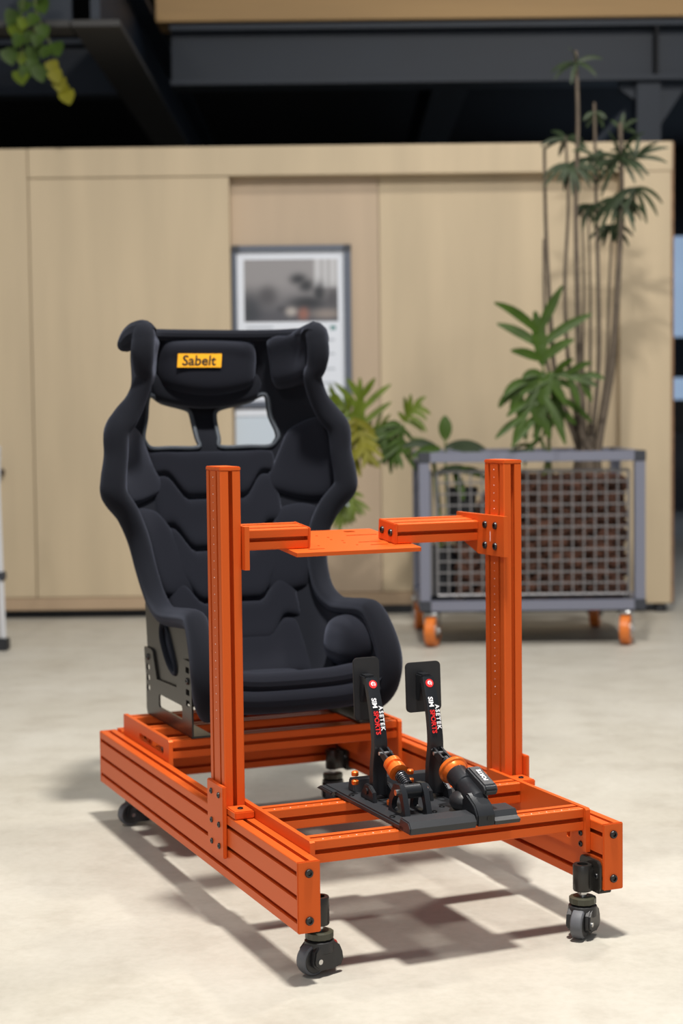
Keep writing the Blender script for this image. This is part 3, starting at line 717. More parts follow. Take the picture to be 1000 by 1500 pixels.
def pedal(name, xc, foot, knee, top, pad, padrot, label):
    """foot, knee, top: (y, z) of the arm's centre line; pad: half-width, half-height"""
    q = catmull([foot, ((foot[0] + knee[0]) / 2 + 0.003, (foot[1] + knee[1]) / 2), knee, ((knee[0] + top[0]) / 2 - 0.006, (knee[1] + top[1]) / 2), top], 5)
    n = len(q); mb = MB(); A = []
    for i, c in enumerate(q):
        t = q[min(i + 1, n - 1)] - q[max(i - 1, 0)]; t = t / np.linalg.norm(t); nr = np.array([t[1], -t[0]])   # towards the rear
        f = i / (n - 1); dep = 0.016 - 0.004 * f; w_ = 0.0150 - 0.0040 * f
        row = []
        for sx, sd in ((-1, -1), (-0.8, -1.12), (0.8, -1.12), (1, -1), (1, 1), (-1, 1)):
            y, z = c + nr * (dep * sd * 0.5); row.append((xc + sx * w_, y, z))
        A.append(row)
    k = 6; vs = [p_ for r_ in A for p_ in r_]
    fs = [(i * k + j, i * k + (j + 1) % k, (i + 1) * k + (j + 1) % k, (i + 1) * k + j) for i in range(n - 1) for j in range(k)] + [tuple(range(k))[::-1], tuple((n - 1) * k + j for j in range(k))]
    mb.add(vs, fs)
    # rear stiffening web of the arm
    web = [(c + np.array([0.011, 0])).tolist() for c in q[: n * 2 // 3]]
    web2 = [(c + np.array([0.026 - 0.012 * i / n, 0])).tolist() for i, c in enumerate(q[: n * 2 // 3])]
    mb.prism([tuple(a) for a in web] + [tuple(a) for a in web2[::-1]], 'x', xc - 0.004, xc + 0.004)
    arm = ped.part(name, mb, PEDAL); arm['label'] = label
    # mounting neck and pad
    ty, tz = top
    mb = MB(); mb.box(xc - 0.011, xc + 0.011, ty - 0.002, ty + 0.026, tz - 0.014, tz + 0.006, bev=0.003)
    mb.prism([(ty + 0.012, tz - 0.045), (ty + 0.026, tz - 0.045), (ty + 0.026, tz), (ty + 0.004, tz - 0.004)], 'x', xc - 0.010, xc + 0.010, bev=0.001); ped.part('pad_mount', mb, PEDAL, arm)
    px, pz, hw, hh = pad
    mb = MB(); mb.prism(rrect(px - hw, px + hw, pz - hh, pz + hh, 0.009), 'y', ty + 0.026, ty + 0.031, bev=0.001)
    mb.v = [(v[0], v[1] + (v[2] - pz) * padrot, v[2]) for v in mb.v]; ped.part('foot_pad', mb, BLACK, arm)
    # lettering on the front face, reading downwards along the arm
    def on_arm(f, off, sx):
        i = min(n - 2, int(f * (n - 1))); g = f * (n - 1) - i; c = q[i] * (1 - g) + q[i + 1] * g; t = q[i + 1] - q[i]; t = t / np.linalg.norm(t); nr = np.array([-t[1], t[0]])
        c = c + nr * ((0.016 - 0.004 * f) * 0.56 + off)
        return (xc + sx - ped.base[0], c[0] - ped.base[1], c[1] - ped.base[2]), (0, -t[0], -t[1]), nr
    p_, d_, nr = on_arm(0.93, 0.0006, 0)
    mb = MB(); mb.lathe([(0.0078, -0.0003), (0.0078, 0.0003)], (0, 0, 0), n=20); o = link('logo_disc', mb.mesh('logo_disc', REDINK, 0), arm); o.matrix_local = frame_mat(p_, d_, (1, 0, 0))
    mb = MB()
    lp = [(0.0045 * math.cos(a_ * 0.35 + 0.6) * (1 - 0.02 * a_), 0.0045 * math.sin(a_ * 0.35 + 0.6) * (1 - 0.02 * a_), 0) for a_ in range(17)]
    mb.tube(lp, 0.0007, 5); lp = [(0.002 * math.cos(a_ * 0.5), 0.002 * math.sin(a_ * 0.5), 0) for a_ in range(12)]; mb.tube(lp, 0.0006, 5)
    p_, d_, nr = on_arm(0.93, 0.0010, 0); o = link('logo_swirl', mb.mesh('logo_swirl', WHITEINK, 0), arm); o.matrix_local = frame_mat(p_, d_, (1, 0, 0))
    for txt, size, f, sx, m_, sp in (('ASETEK', 0.0112, 0.690, 0.0058, WHITEINK, 1.25), ('SIM', 0.0128, 0.800, -0.0048, WHITEINK, 1.0), ('SPORTS', 0.0128, 0.657, -0.0048, REDINK, 0.97)):
        tm = text_mesh(txt, size, m_, bold=0.00035, extrude=0.0002, spacing=sp)
        p_, d_, nr = on_arm(f, 0.0011, sx); o = link('lettering', tm, arm); o.matrix_local = frame_mat(p_, d_, (1, 0, 0))
    return arm, q
thr, q1 = pedal('throttle_pedal', 0.254, (0.238, ZB + 0.020), (0.232, 0.255), (0.270, 0.368), (0.259, 0.345, 0.0265, 0.058), 0.05, 'narrow left pedal with tall pad')
brk, q2 = pedal('brake_pedal', 0.353, (0.208, ZB + 0.020), (0.202, 0.255), (0.236, 0.368), (0.3595, 0.346, 0.036, 0.0465), 0.05, 'right pedal with broad pad')
# pivot blocks
for xc_, y, arm in ((0.254, 0.238, thr), (0.353, 0.208, brk)):
    for sx in (-1, 1):
        mb = MB(); mb.prism([(y - 0.032, ZB + 0.012), (y - 0.026, ZB + 0.030), (y - 0.008, ZB + 0.040), (y + 0.010, ZB + 0.040), (y + 0.028, ZB + 0.020), (y + 0.03, ZB + 0.012)], 'x', *sorted((xc_ + sx * 0.0155, xc_ + sx * 0.0235)), bev=0.0015); ped.part('pivot_block', mb, PEDAL, arm)
    mb = MB(); mb.lathe([(0.006, -0.026), (0.006, 0.026)], (xc_, y, ZB + 0.028), (1, 0, 0), n=12); ped.part('pivot_pin', mb, BOLT, arm)
    # orange stop knobs
    for dx, dy, dz in ((-0.024, 0.052, 0.034), (-0.024, 0.052, 0.050)):
        mb = MB(); mb.lathe([(0.006, -0.004), (0.0068, -0.002), (0.0068, 0.003), (0.005, 0.005)], (xc_ + dx, y + dy, ZB + dz), (0, 0, 1), n=14); ped.part('stop_knob', mb, ORANGE2, arm)
mb = MB(); mb.lathe([(0.008, 0), (0.009, 0.002), (0.009, 0.008), (0.007, 0.010)], (0.252, 0.176, ZB + 0.0135), n=16); ped.part('adjuster_knob', mb, ORANGE2, base)
# throttle return: clevis, orange collar, spring, front yoke
def axisframe(a, b): return (Vector(b) - Vector(a)).normalized()
A1 = Vector((0.256, 0.210, 0.240)); B1 = Vector((0.259, 0.110, 0.191)); d1 = axisframe(A1, B1); l1 = (B1 - A1).length
def clevis(A, d, arm):
    mb = MB(); sx = Vector((1, 0, 0)); up = d.cross(sx).normalized()
    for s_ in (-1, 1):
        vs = []
        for x in (s_ * 0.0055, s_ * 0.009):
            for u, v in ((-0.010, -0.006), (0.026, -0.008), (0.026, 0.008), (-0.010, 0.006), (-0.014, 0)):
                vs.append(A + sx * x + d * u + up * v)
        mb.add(vs, [(0, 1, 2, 3, 4), (9, 8, 7, 6, 5)] + [(i, i + 5, (i + 1) % 5 + 5, (i + 1) % 5) for i in range(5)])
    mb.lathe([(0.0092, 0.022), (0.0092, 0.032)], A, d, n=12); ped.part('clevis', mb, PEDAL, arm)
    mb = MB(); mb.lathe([(0.0035, -0.0125), (0.0035, 0.0125)], A, (1, 0, 0), n=10); ped.part('clevis_pin', mb, STEEL, arm)
clevis(A1, d1, thr)
mb = MB(); mb.lathe([(0.012, 0.028), (0.0165, 0.029), (0.0165, 0.039), (0.013, 0.041), (0.013, 0.045), (0.0175, 0.047), (0.0175, 0.058), (0.012, 0.060)], A1, d1, n=24); ped.part('collar', mb, ORANGE2, thr)
mb = MB(); mb.lathe([(0.0065, 0.06), (0.0065, l1)], A1, d1, n=12); ped.part('rod', mb, BOLT, thr)
sx = d1.orthogonal().normalized(); sy = d1.cross(sx); hel = []
for i in range(97):
    a_ = i / 96 * 7 * 2 * math.pi; hel.append(A1 + d1 * (0.064 + (l1 - 0.078) * i / 96) + sx * (0.0098 * math.cos(a_)) + sy * (0.0098 * math.sin(a_)))
mb = MB(); mb.tube(hel, 0.0016, 6); ped.part('spring', mb, DSTEEL, thr)
for xo in (-0.021, 0.021):       # arched yoke plates with an opening
    o_ = [(0.152, ZB + 0.012), (0.146, ZB + 0.040), (0.128, ZB + 0.064), (0.104, ZB + 0.066), (0.092, ZB + 0.052), (0.078, ZB + 0.012)]
    h_ = [smooth_loop([(0.136, ZB + 0.020), (0.132, ZB + 0.036), (0.118, ZB + 0.046), (0.104, ZB + 0.042), (0.096, ZB + 0.020), (0.116, ZB + 0.016)], 3)]
    mb = MB(); mb.plate(o_, h_, 'x', 0.260 + xo - 0.005, 0.260 + xo + 0.005); ped.part('yoke_plate', mb, PEDAL, thr)
mb = MB(); mb.lathe([(0.013, -0.0155), (0.013, 0.0155)], (0.260, 0.110, ZB + 0.052), (1, 0, 0), n=18); ped.part('yoke_barrel', mb, PEDAL, thr)
mb = MB(); mb.lathe([(0.0055, -0.031), (0.006, 0.030), (0.005, 0.032)], (0.260, 0.110, ZB + 0.052), (1, 0, 0), n=12); ped.part('yoke_pin', mb, STEEL, thr)
# brake: clevis, rod, orange ring, cylinder body, end block
A2 = Vector((0.354, 0.186, 0.236)); B2 = Vector((0.362, 0.035, 0.168)); d2 = axisframe(A2, B2); l2 = (B2 - A2).length
clevis(A2, d2, brk)
mb = MB(); mb.lathe([(0.006, 0.03), (0.006, 0.06)], A2, d2, n=12); ped.part('rod', mb, STEEL, brk)
cyl = MB(); cyl.lathe([(0.019, 0.062), (0.0205, 0.066), (0.0205, 0.100), (0.0185, 0.102), (0.0185, 0.120), (0.0195, 0.122), (0.0195, 0.150), (0.012, 0.160)], A2, d2, n=28); cyl = ped.part('master_cylinder', cyl, PEDAL)
mb = MB(); mb.lathe([(0.020, 0.048), (0.0265, 0.049), (0.0275, 0.052), (0.0275, 0.057), (0.024, 0.059), (0.022, 0.066), (0.0205, 0.068)], A2, d2, n=32); ped.part('preload_ring', mb, ORANGE2, cyl)
up2 = Vector((1, 0, 0)).cross(d2).normalized()
if up2.z < 0: up2 = -up2
mb = MB(); fx = Vector((1, 0, 0)); vs = []
for x in (0.004, 0.030):
    for u, v in ((0.078, 0.014), (0.088, 0.030), (0.150, 0.034), (0.158, 0.028), (0.158, 0.016), (0.120, 0.010)): vs.append(A2 + fx * x + d2 * u + up2 * v)
mb.add(vs, [(0, 1, 2, 3, 4, 5), (11, 10, 9, 8, 7, 6)] + [(i, i + 6, (i + 1) % 6 + 6, (i + 1) % 6) for i in range(6)])
bm_ = bmesh.new(); ms_ = mb.mesh('x', None, 0); bm_.from_mesh(ms_); bmesh.ops.bevel(bm_, geom=bm_.edges[:], offset=0.003, segments=2, affect='EDGES'); mb = MB(); mb.bm(bm_); ped.part('sensor_box', mb, PLASTIC, cyl)
tm = text_mesh('FORTE', 0.011, WHITEINK, bold=0.0003, extrude=0.0002)
o = link('lettering', tm, cyl); c_ = A2 + fx * 0.017 + d2 * 0.120 + up2 * 0.0336; o.matrix_local = Matrix.Translation(c_ - Vector(ped.base)) @ frame_mat((0, 0, 0), -d2, up2.cross(-d2))
mb = MB(); mb.prism([(0.010, ZB + 0.002), (0.009, ZB + 0.020), (0.020, ZB + 0.036), (0.050, ZB + 0.052), (0.068, ZB + 0.040), (0.070, ZB + 0.002)], 'x', 0.338, 0.374, bev=0.003); eb = ped.part('end_block', mb, PEDAL, cyl)
bv = bmesh.new(); bmesh.ops.create_uvsphere(bv, u_segments=20, v_segments=12, radius=1); bmesh.ops.transform(bv, matrix=Matrix.Translation((0.346, 0.088, ZB + 0.030)) @ Matrix.Diagonal((0.019, 0.026, 0.019, 1)), verts=bv.verts[:]); mb = MB(); mb.bm(bv); ped.part('rubber_boot', mb, BLACK, cyl)
mb = MB(); mb.lathe([(0.005, 0), (0.005, 0.0004)], (0.362, 0.0088, ZB + 0.014), FR, n=14); ped.part('hole_disc', mb, INK, cyl)  # flat black disc, its colour stands in for the shade inside a hole

# ================================================================== BACKGROUND THINGS
def at(px, py, Y):
    """world point at distance Y that was measured at a place of the photograph (1000 x 1500)"""
    d = _f * 2428.06 + _r2 * (px - 500) - _u2 * (py - 750); t = Y / d.y
    return Vector((t * d.x, Y, CAM_H + t * d.z))

# notice board with a printed sheet, in the recess of the partition
BY = WY + 0.073
nb = link('notice_board', None, None, (-0.22, BY, 0.97)); tag(nb, 'slate framed notice board with a printed picture sheet on the plywood wall', 'notice board')
def npart(name, m, x0, x1, y0, y1, z0, z1, parent=None, bev=0.002):
    mb = MB(); mb.box(x0, x1, y0, y1, z0, z1, bev=bev); return obj(name, mb, m, parent or nb, shift=(-0.22, BY, 0.97))
bx0, bx1, bz0, bz1 = -0.497, 0.057, 0.975, 1.728
npart('frame_bar', FRAMEG, bx0 + .03, bx1 - .03, BY - .03, BY, bz1 - .028, bz1); npart('frame_bar', FRAMEG, bx0 + .03, bx1 - .03, BY - .03, BY, bz0, bz0 + .03)
npart('frame_bar', FRAMEG, bx0, bx0 + .022, BY - .03, BY, bz0 + .03, bz1 - .03); npart('frame_bar', FRAMEG, bx1 - .034, bx1, BY - .03, BY, bz0 + .03, bz1 - .03)
for x in (bx0, bx1 - .034):
    for z in (bz0, bz1 - .030): npart('corner_joint', ALUJ, x - .001, x + .035, BY - .032, BY, z - .001, z + .031)
sheet = npart('printed_sheet', PAPER, bx0 + .022, bx1 - .034, BY - .014, BY - .006, bz0 + .03, bz1 - .028, bev=0)
# the print: a soft grey picture of a room with a dark chair, as colours on a flat grid
def blob(x, y, cx, cy, rx, ry): return math.exp(-(((x - cx) / rx) ** 2 + ((y - cy) / ry) ** 2) ** 1.5)
def lerp(a, b, t): return tuple(a[i] * (1 - t) + b[i] * t for i in range(3))
px0, px1, pz0, pz1 = bx0 + .055, bx1 - .062, 1.375, 1.664
NX, NZ = 56, 36; mb = MB()
mb.grid([[(px0 + (px1 - px0) * i / NX + 0.22, -0.0146, pz0 + (pz1 - pz0) * k / NZ - 0.97) for i in range(NX + 1)] for k in range(NZ + 1)])
pme = mb.mesh('print_picture', None, 0); ca = pme.color_attributes.new('print', 'FLOAT_COLOR', 'POINT')
for i, v in enumerate(pme.vertices):
    x = (v.co.x - 0.22 + 0.44 - px0 - 0.22 + 0.0) ; x = ((v.co.x - 0.22) - px0) / (px1 - px0); y = (v.co.z + 0.97 - pz0) / (pz1 - pz0)
    c = lerp((.075, .075, .09), (.27, .26, .27), min(1, max(0, (y - .12) * 2)))
    if x > .74 and y > .55: c = lerp(c, (.62, .63, .66), .75 if int((x - .74) * 40) % 3 else .35)
    c = lerp(c, (.012, .014, .02), .96 * max(blob(x, y, .58, .68, .10, .10), blob(x, y, .66, .58, .09, .12), blob(x, y, .80, .46, .07, .18), blob(x, y, .68, .30, .22, .12)))
    c = lerp(c, (.05, .047, .055), .85 * max(blob(x, y, .25, .42, .11, .17), blob(x, y, .95, .38, .08, .18)))
    c = lerp(c, (.02, .025, .035), .85 * blob(x, y, .05, .2, .14, .3)); c = lerp(c, (.04, .04, .05), .8 * blob(x, y, .40, .2, .06, .06))
    c = lerp(c, (.55, .5, .46), .7 * blob(x, y, .50, .16, .06, .07)); c = lerp(c, (.32, .12, .08), .8 * blob(x, y, .63, .12, .06, .10)); c = lerp(c, (.36, .3, .26), .6 * blob(x, y, .88, .12, .16, .08))
    ca.data[i].color = (*c, 1)
pm = bpy.data.materials.new('printed_picture'); pm.use_nodes = True
an = pm.node_tree.nodes.new('ShaderNodeAttribute'); an.attribute_name = 'print'
pm.node_tree.links.new(an.outputs['Color'], pm.node_tree.nodes['Principled BSDF'].inputs['Base Color']); pm.node_tree.nodes['Principled BSDF'].inputs['Roughness'].default_value = 0.4
pme.materials.append(pm); link('print_picture', pme, sheet)
for k, (z, x0, x1) in enumerate(((1.345, .02, .30), (1.27, .03, .62), (1.245, .03, .70), (1.195, .03, .40), (1.17, .03, .66), (1.12, .05, .72), (1.095, .05, .55), (1.05, .03, .7), (1.03, .03, .45))):
    npart('print_line', TEXTG, px0 + .44 * x0, px0 + .44 * x1, BY - .0150, BY - .0142, z, z + .009, sheet, bev=0)
npart('print_mark', TEXTT, px0 + .40, px0 + .425, BY - .0150, BY - .0142, 1.335, 1.355, sheet, bev=0)
for z in (1.285, 1.22, 1.15, 1.085): npart('print_line', TEXTG, px0 + .36, px0 + .42, BY - .0150, BY - .0142, z, z + .008, sheet, bev=0)
wb = link('wall_board', None, None, (-0.22, BY, 0.5)); tag(wb, 'pale blue board with a light top strip below the notice board, behind the seat', 'board')
mb = MB(); mb.box(-.272, .262, -.014, 0, 0, .435, bev=.002); obj('panel', mb, BOARD, wb)
mb = MB(); mb.box(-.272, .262, -.018, 0, .436, .468, bev=.002); obj('top_strip', mb, PAPER, wb)

# ---------------------------------------------------------------- wheeled planter cart
CX0, CX1, CY0, CY1 = 0.312, 1.216, 6.62, 7.25
cart = link('planter_cart', None, None, ((CX0 + CX1) / 2, (CY0 + CY1) / 2, 0)); tag(cart, 'grey aluminium cart with wire mesh sides and orange wheels, holding plants', 'cart')
CS = ((CX0 + CX1) / 2, (CY0 + CY1) / 2, 0)
def cpart(name, m, *b, bev=0.002, parent=None):
    mb = MB(); mb.box(*b, bev=bev); return obj(name, mb, m, parent or cart, shift=CS)
T = 0.042; Z0, Z1 = 0.145, 0.785
for x in (CX0, CX1 - T):
    for y in (CY0, CY1 - T):
        cpart('post', ALU, x, x + T, y, y + T, Z0 + T, Z1 - T)
        for z in (Z0, Z1 - T): cpart('corner_joint', ALUJ, x - .002, x + T + .002, y - .002, y + T + .002, z, z + T)
for z in (Z0, Z1 - T):
    for y in (CY0, CY1 - T): cpart('rail', ALU, CX0 + T, CX1 - T, y, y + T, z + .001, z + T - .001)
    for x in (CX0, CX1 - T): cpart('rail', ALU, x, x + T, CY0 + T, CY1 - T, z + .001, z + T - .001)
cpart('tray', ALUJ, CX0 + T, CX1 - T, CY0 + T, CY1 - T, Z0 + .01, Z0 + .03)
def wire_panel(p0, ux, n_u, n_v, pitch, z0):
    """welded mesh: border wire plus every single wire as a piece"""
    ln_u = (n_u - 1) * pitch; ln_v = (n_v - 1) * pitch; u = Vector(ux); p0 = Vector(p0) - Vector(CS)
    mb = MB(); r_ = 0.006
    P = [p0, p0 + u * ln_u, p0 + u * ln_u + Vector((0, 0, ln_v)), p0 + Vector((0, 0, ln_v))]
    for i in range(4): mb.tube([P[i], P[(i + 1) % 4]], r_, 8)
    pn = obj('mesh_panel', mb, WIRE, cart)
    mv = MB(); mv.tube([(0, 0, 0), (0, 0, ln_v)], .0034, 6); mv = mv.mesh('wire', WIRE)
    mh = MB(); mh.tube([Vector((0, 0, 0)), u * ln_u], .0034, 6); mh = mh.mesh('wire', WIRE)
    nrm = Vector((u.y, -u.x, 0)) * .0045
    for i in range(1, n_u - 1): link('wire', mv, pn, p0 + u * (i * pitch) + nrm)
    for k in range(1, n_v - 1): link('wire', mh, pn, p0 + Vector((0, 0, k * pitch)) - nrm)
wire_panel((0.385, CY0 + 0.055, 0.205), (1, 0, 0), 18, 12, 0.0455, 0.2)
wire_panel((CX0 + 0.05, CY1 - 0.06, 0.205), (0, -1, 0), 12, 12, 0.0455, 0.2)
for i, (x, y, a_) in enumerate(((0.362, 6.655, 1.25), (1.145, 6.655, 1.25), (0.335, 7.215, 1.6), (1.105, 7.215, 1.3))):
    R_ = 0.064; n_ = Vector((math.sin(a_), -math.cos(a_), 0)).normalized(); c = Vector((x, y, R_)) - Vector(CS)
    mb = MB(); mb.lathe([(.03, -.02), (R_ - .006, -.021), (R_, -.015), (R_, .015), (R_ - .006, .021), (.03, .02)], c, n_, n=28); wh = obj('caster_wheel', mb, ORUB, cart)
    mb = MB(); mb.lathe([(.034, -.0225), (.034, .0225)], c, n_, n=20); mb.lathe([(.010, -.034), (.010, .034)], c, n_, n=10); obj('hub', mb, STEEL, wh)
    mb = MB()
    for s_ in (-1, 1):
        o1 = c + n_ * (.027 * s_); tng = Vector((-n_.y, n_.x, 0)); vs = []
        for dn in (-.002, .002):
            for uu, zz in ((-.016, -.014), (.016, -.014), (.030, .066), (-.030, .066)): vs.append(o1 + n_ * dn + tng * uu + Vector((0, 0, zz)))
        mb.add(vs, [(0, 1, 2, 3), (7, 6, 5, 4)] + [(k, k + 4, (k + 1) % 4 + 4, (k + 1) % 4) for k in range(4)])
    mb.lathe([(.036, .064), (.036, .072), (.028, .0805)], c, n=16); obj('fork', mb, STEEL, wh)

# cocoa bark fill inside the cart: uncountable, one object
mb = MB(); rb = random.Random(3)
ico = bmesh.new(); bmesh.ops.create_icosphere(ico, subdivisions=1, radius=1); iv = [v.co.copy() for v in ico.verts]; ifc = [[v.index for v in f.verts] for f in ico.faces]; ico.free()
def chunk(c, s_):
    sc = Vector((s_ * rb.uniform(.7, 1.5), s_ * rb.uniform(.6, 1), s_ * rb.uniform(.5, 1))); ro = Matrix.Rotation(rb.uniform(0, 6.3), 3, Vector((rb.uniform(-1, 1), rb.uniform(-1, 1), rb.uniform(-1, 1)))) 
    mb.add([Vector(c) + ro @ Vector((v.x * sc.x, v.y * sc.y, v.z * sc.z)) * rb.uniform(.8, 1.15) for v in iv], ifc)
def bark_top(x): return 0.675 if x > 0.66 else (0.40 + 0.275 * max(0, (x - 0.52) / 0.14))
for i in range(900):
    x = rb.uniform(0.47, 1.15); zt_ = bark_top(x); z = rb.uniform(0.205, zt_)
    chunk((x, CY0 + 0.095 + rb.uniform(0, .03), z), rb.uniform(.016, .028))
for i in range(420):
    x = rb.uniform(0.50, 1.15); y = rb.uniform(CY0 + .1, CY1 - .1); chunk((x, y, bark_top(x) - .015), rb.uniform(.02, .03))
mb.box(0.50, 1.15, CY0 + .125, CY1 - .08, Z0 + .031, 0.38); mb.box(0.66, 1.15, CY0 + .125, CY1 - .08, 0.38, 0.65)
bk = obj('bark_fill', mb, BARK, None, smooth=0); tag(bk, 'reddish brown bark chunks heaped behind the wire mesh of the cart', 'bark', kind='stuff')

# ---------------------------------------------------------------- plants
def strip(mb, b, d, L_, w_, droop, n=6, side=None, tipw=0.06):
    """one leaflet: a tapering blade with a raised fold, bending under its weight"""
    b = Vector(b); d = Vector(d).normalized(); p = b.copy(); step = L_ / n
    rows = []
    for i in range(n + 1):
        f = i / n; ww = w_ * (tipw + (1 - tipw) * math.sin(math.pi * min(1, (f * 0.86 + 0.10))) ** 0.8)
        sd = d.cross(Vector((0, -1, 0.25))) if side is None else Vector(side)
        sd = (sd - d * sd.dot(d)); sd = sd.normalized() if sd.length > 1e-4 else Vector((1, 0, 0))
        nr = sd.cross(d)
        rows.append([p - sd * ww * .5 + nr * ww * .12, p.copy(), p + sd * ww * .5 + nr * ww * .12])
        p = p + d * step; d = (d + Vector((0, 0, -droop / n))).normalized()
    mb.grid(rows)
def lobed_leaf(tip_dir, base, L_, wd_, m, parent, shift, droop=.5, pairs=5, rnd=None):
    """deeply cut philodendron leaf: mid rib blade with finger lobes on both sides"""
    rnd = rnd or random; mb = MB(); d = Vector(tip_dir).normalized(); b = Vector(base)
    strip(mb, b, d, L_, wd_ * .22, droop, 8)
    p = b.copy(); dd = d.copy(); st = L_ / (pairs + 1)
    for k in range(pairs):
        p = p + dd * st * (0.55 if k == 0 else 1.0); dd = (dd + Vector((0, 0, -droop / (pairs + 2)))).normalized()
        sd = dd.cross(Vector((0, -1, 0))); sd.normalize(); sc = math.sin(math.pi * (0.25 + 0.62 * k / pairs))
        for s_ in (-1, 1):
            strip(mb, p - dd * .01, dd * (0.5 + .2 * k + rnd.uniform(-.25, .3)) + sd * s_ * (1.0 - .12 * k) + Vector((0, rnd.uniform(-.4, .1), 0)), wd_ * .85 * sc * rnd.uniform(.65, 1.25), wd_ * .165, droop * .9 + rnd.uniform(-.2, .4), 6)
    return obj('leaf', mb, m, parent, 80, shift)
def stalk(pts, r0, r1, m, parent, shift, name='stem'):
    q = catmull([tuple(p) for p in pts], 6); n = len(q); mb = MB(); mb.tube(q, [r0 + (r1 - r0) * i / (n - 1) for i in range(n)], 7); return obj(name, mb, m, parent, 60, shift)

# tall slender caned plant
rp = random.Random(11)
tb = at(860, 660, 6.93); tb.z = 0.655
tall = link('cane_plant', None, None, tb); tag(tall, 'tall plant of thin bare canes with narrow dark leaf tufts, in the cart', 'plant')
canes = [
 ([(848, 652), (815, 560), (805, 450), (799, 330), (797, 215)], 6.95, .011), ([(850, 655), (833, 540), (827, 420), (832, 300), (828, 200)], 6.92, .009), ([(853, 655), (848, 540), (845, 420), (843, 300), (846, 180), (843, 75)], 6.88, .012),
 ([(862, 655), (864, 540), (864, 420), (861, 300)], 6.98, .007), ([(866, 655), (876, 540), (876, 420), (873, 300), (870, 150)], 6.93, .010), ([(872, 655), (888, 540), (892, 420), (896, 330)], 6.98, .008),
 ([(876, 655), (895, 540), (904, 420), (910, 300), (908, 180)], 6.88, .015), ([(844, 652), (803, 540), (797, 440), (796, 350)], 6.90, .008), ([(858, 655), (853, 540), (855, 420), (852, 310)], 7.0, .007)]
for q, Y, r_ in canes: stalk([(at(*q[0], Y).x, Y, 0.652)] + [at(a, b, Y + (k % 2) * .02) for k, (a, b) in enumerate(q)], r_ * 1.25, r_ * .6, CANE, tall, tb, 'cane')
mb = MB(); mb.lathe([(.075, 0.645), (.062, .70), (.048, .78), (.03, .84)], (tb.x, 6.93, 0), n=12); obj('root_crown', mb, CANE, tall, 60, tb)
tufts = [((835, 240), 11, 46, 'd', 6.90), ((829, 204), 7, 40, 'h', 6.92), ((845, 92), 7, 46, 'h', 6.88), ((872, 232), 9, 44, 'h', 6.93), ((907, 232), 14, 58, 'h', 6.88), ((905, 290), 11, 52, 'd', 6.88), ((930, 275), 7, 52, 'd', 6.86), ((930, 232), 6, 44, 'u', 6.86), ((862, 300), 6, 34, 'd', 6.98), ((895, 330), 7, 36, 'd', 6.98), ((871, 165), 5, 24, 'd', 6.93), ((909, 190), 4, 28, 'u', 6.88)]
for (px_, py_), n, ln, md_, Y in tufts:
    c = at(px_, py_, Y); mb = MB(); k_ = Y / 2428
    for i in range(n):
        a_ = -math.pi * (.02 + .96 * i / max(1, n - 1)) if md_ == 'd' else (math.pi * 2 * i / n if md_ == 'h' else math.pi * (.08 + .75 * i / n))
        ez = {'d': .9, 'h': .42, 'u': .8}[md_]
        d = Vector((math.cos(a_), rp.uniform(-.7, .7), math.sin(a_) * ez + rp.uniform(-.12, .12)))
        strip(mb, c, d, ln * k_ * rp.uniform(.8, 1.2), 6.5 * k_, {'d': 1.2, 'h': .9, 'u': .7}[md_], 6)
    obj('leaf_tuft', mb, LEAFD, tall, 80, tb)
# split-leaf philodendron in the cart
pb = at(800, 660, 6.78); pb.z = 0.655
phil = link('philodendron', None, None, pb); tag(phil, 'fresh green split-leaf philodendron in front of the tall canes', 'plant')
for p_, (tx, tz), l_, w_, Y, dr in (((795, 535), (-.12, 1), 80, 92, 6.74, .25), ((800, 548), (-.85, -.25), 76, 80, 6.70, 1.5), ((806, 545), (-.30, -1), 105, 80, 6.66, .5), ((806, 550), (.25, -1), 88, 66, 6.72, .5), ((806, 548), (1, .02), 72, 64, 6.70, .7), ((790, 560), (-.6, -1), 96, 66, 6.64, .5), ((795, 640), (-.8, -.5), 60, 34, 6.68, .5)):
    k_ = Y / 2428; b = at(*p_, Y)
    lobed_leaf((tx, rp.uniform(-.3, .1), tz), b, l_ * k_, w_ * k_, LEAFM, phil, pb, dr, 3, rp)
    stalk([(pb.x + rp.uniform(-.02, .02), 6.78, .655), (pb.x + .01, 6.78, .82), (b + Vector((pb.x, 6.78, .9))) / 2, b], .008, .005, STALK, phil, pb)
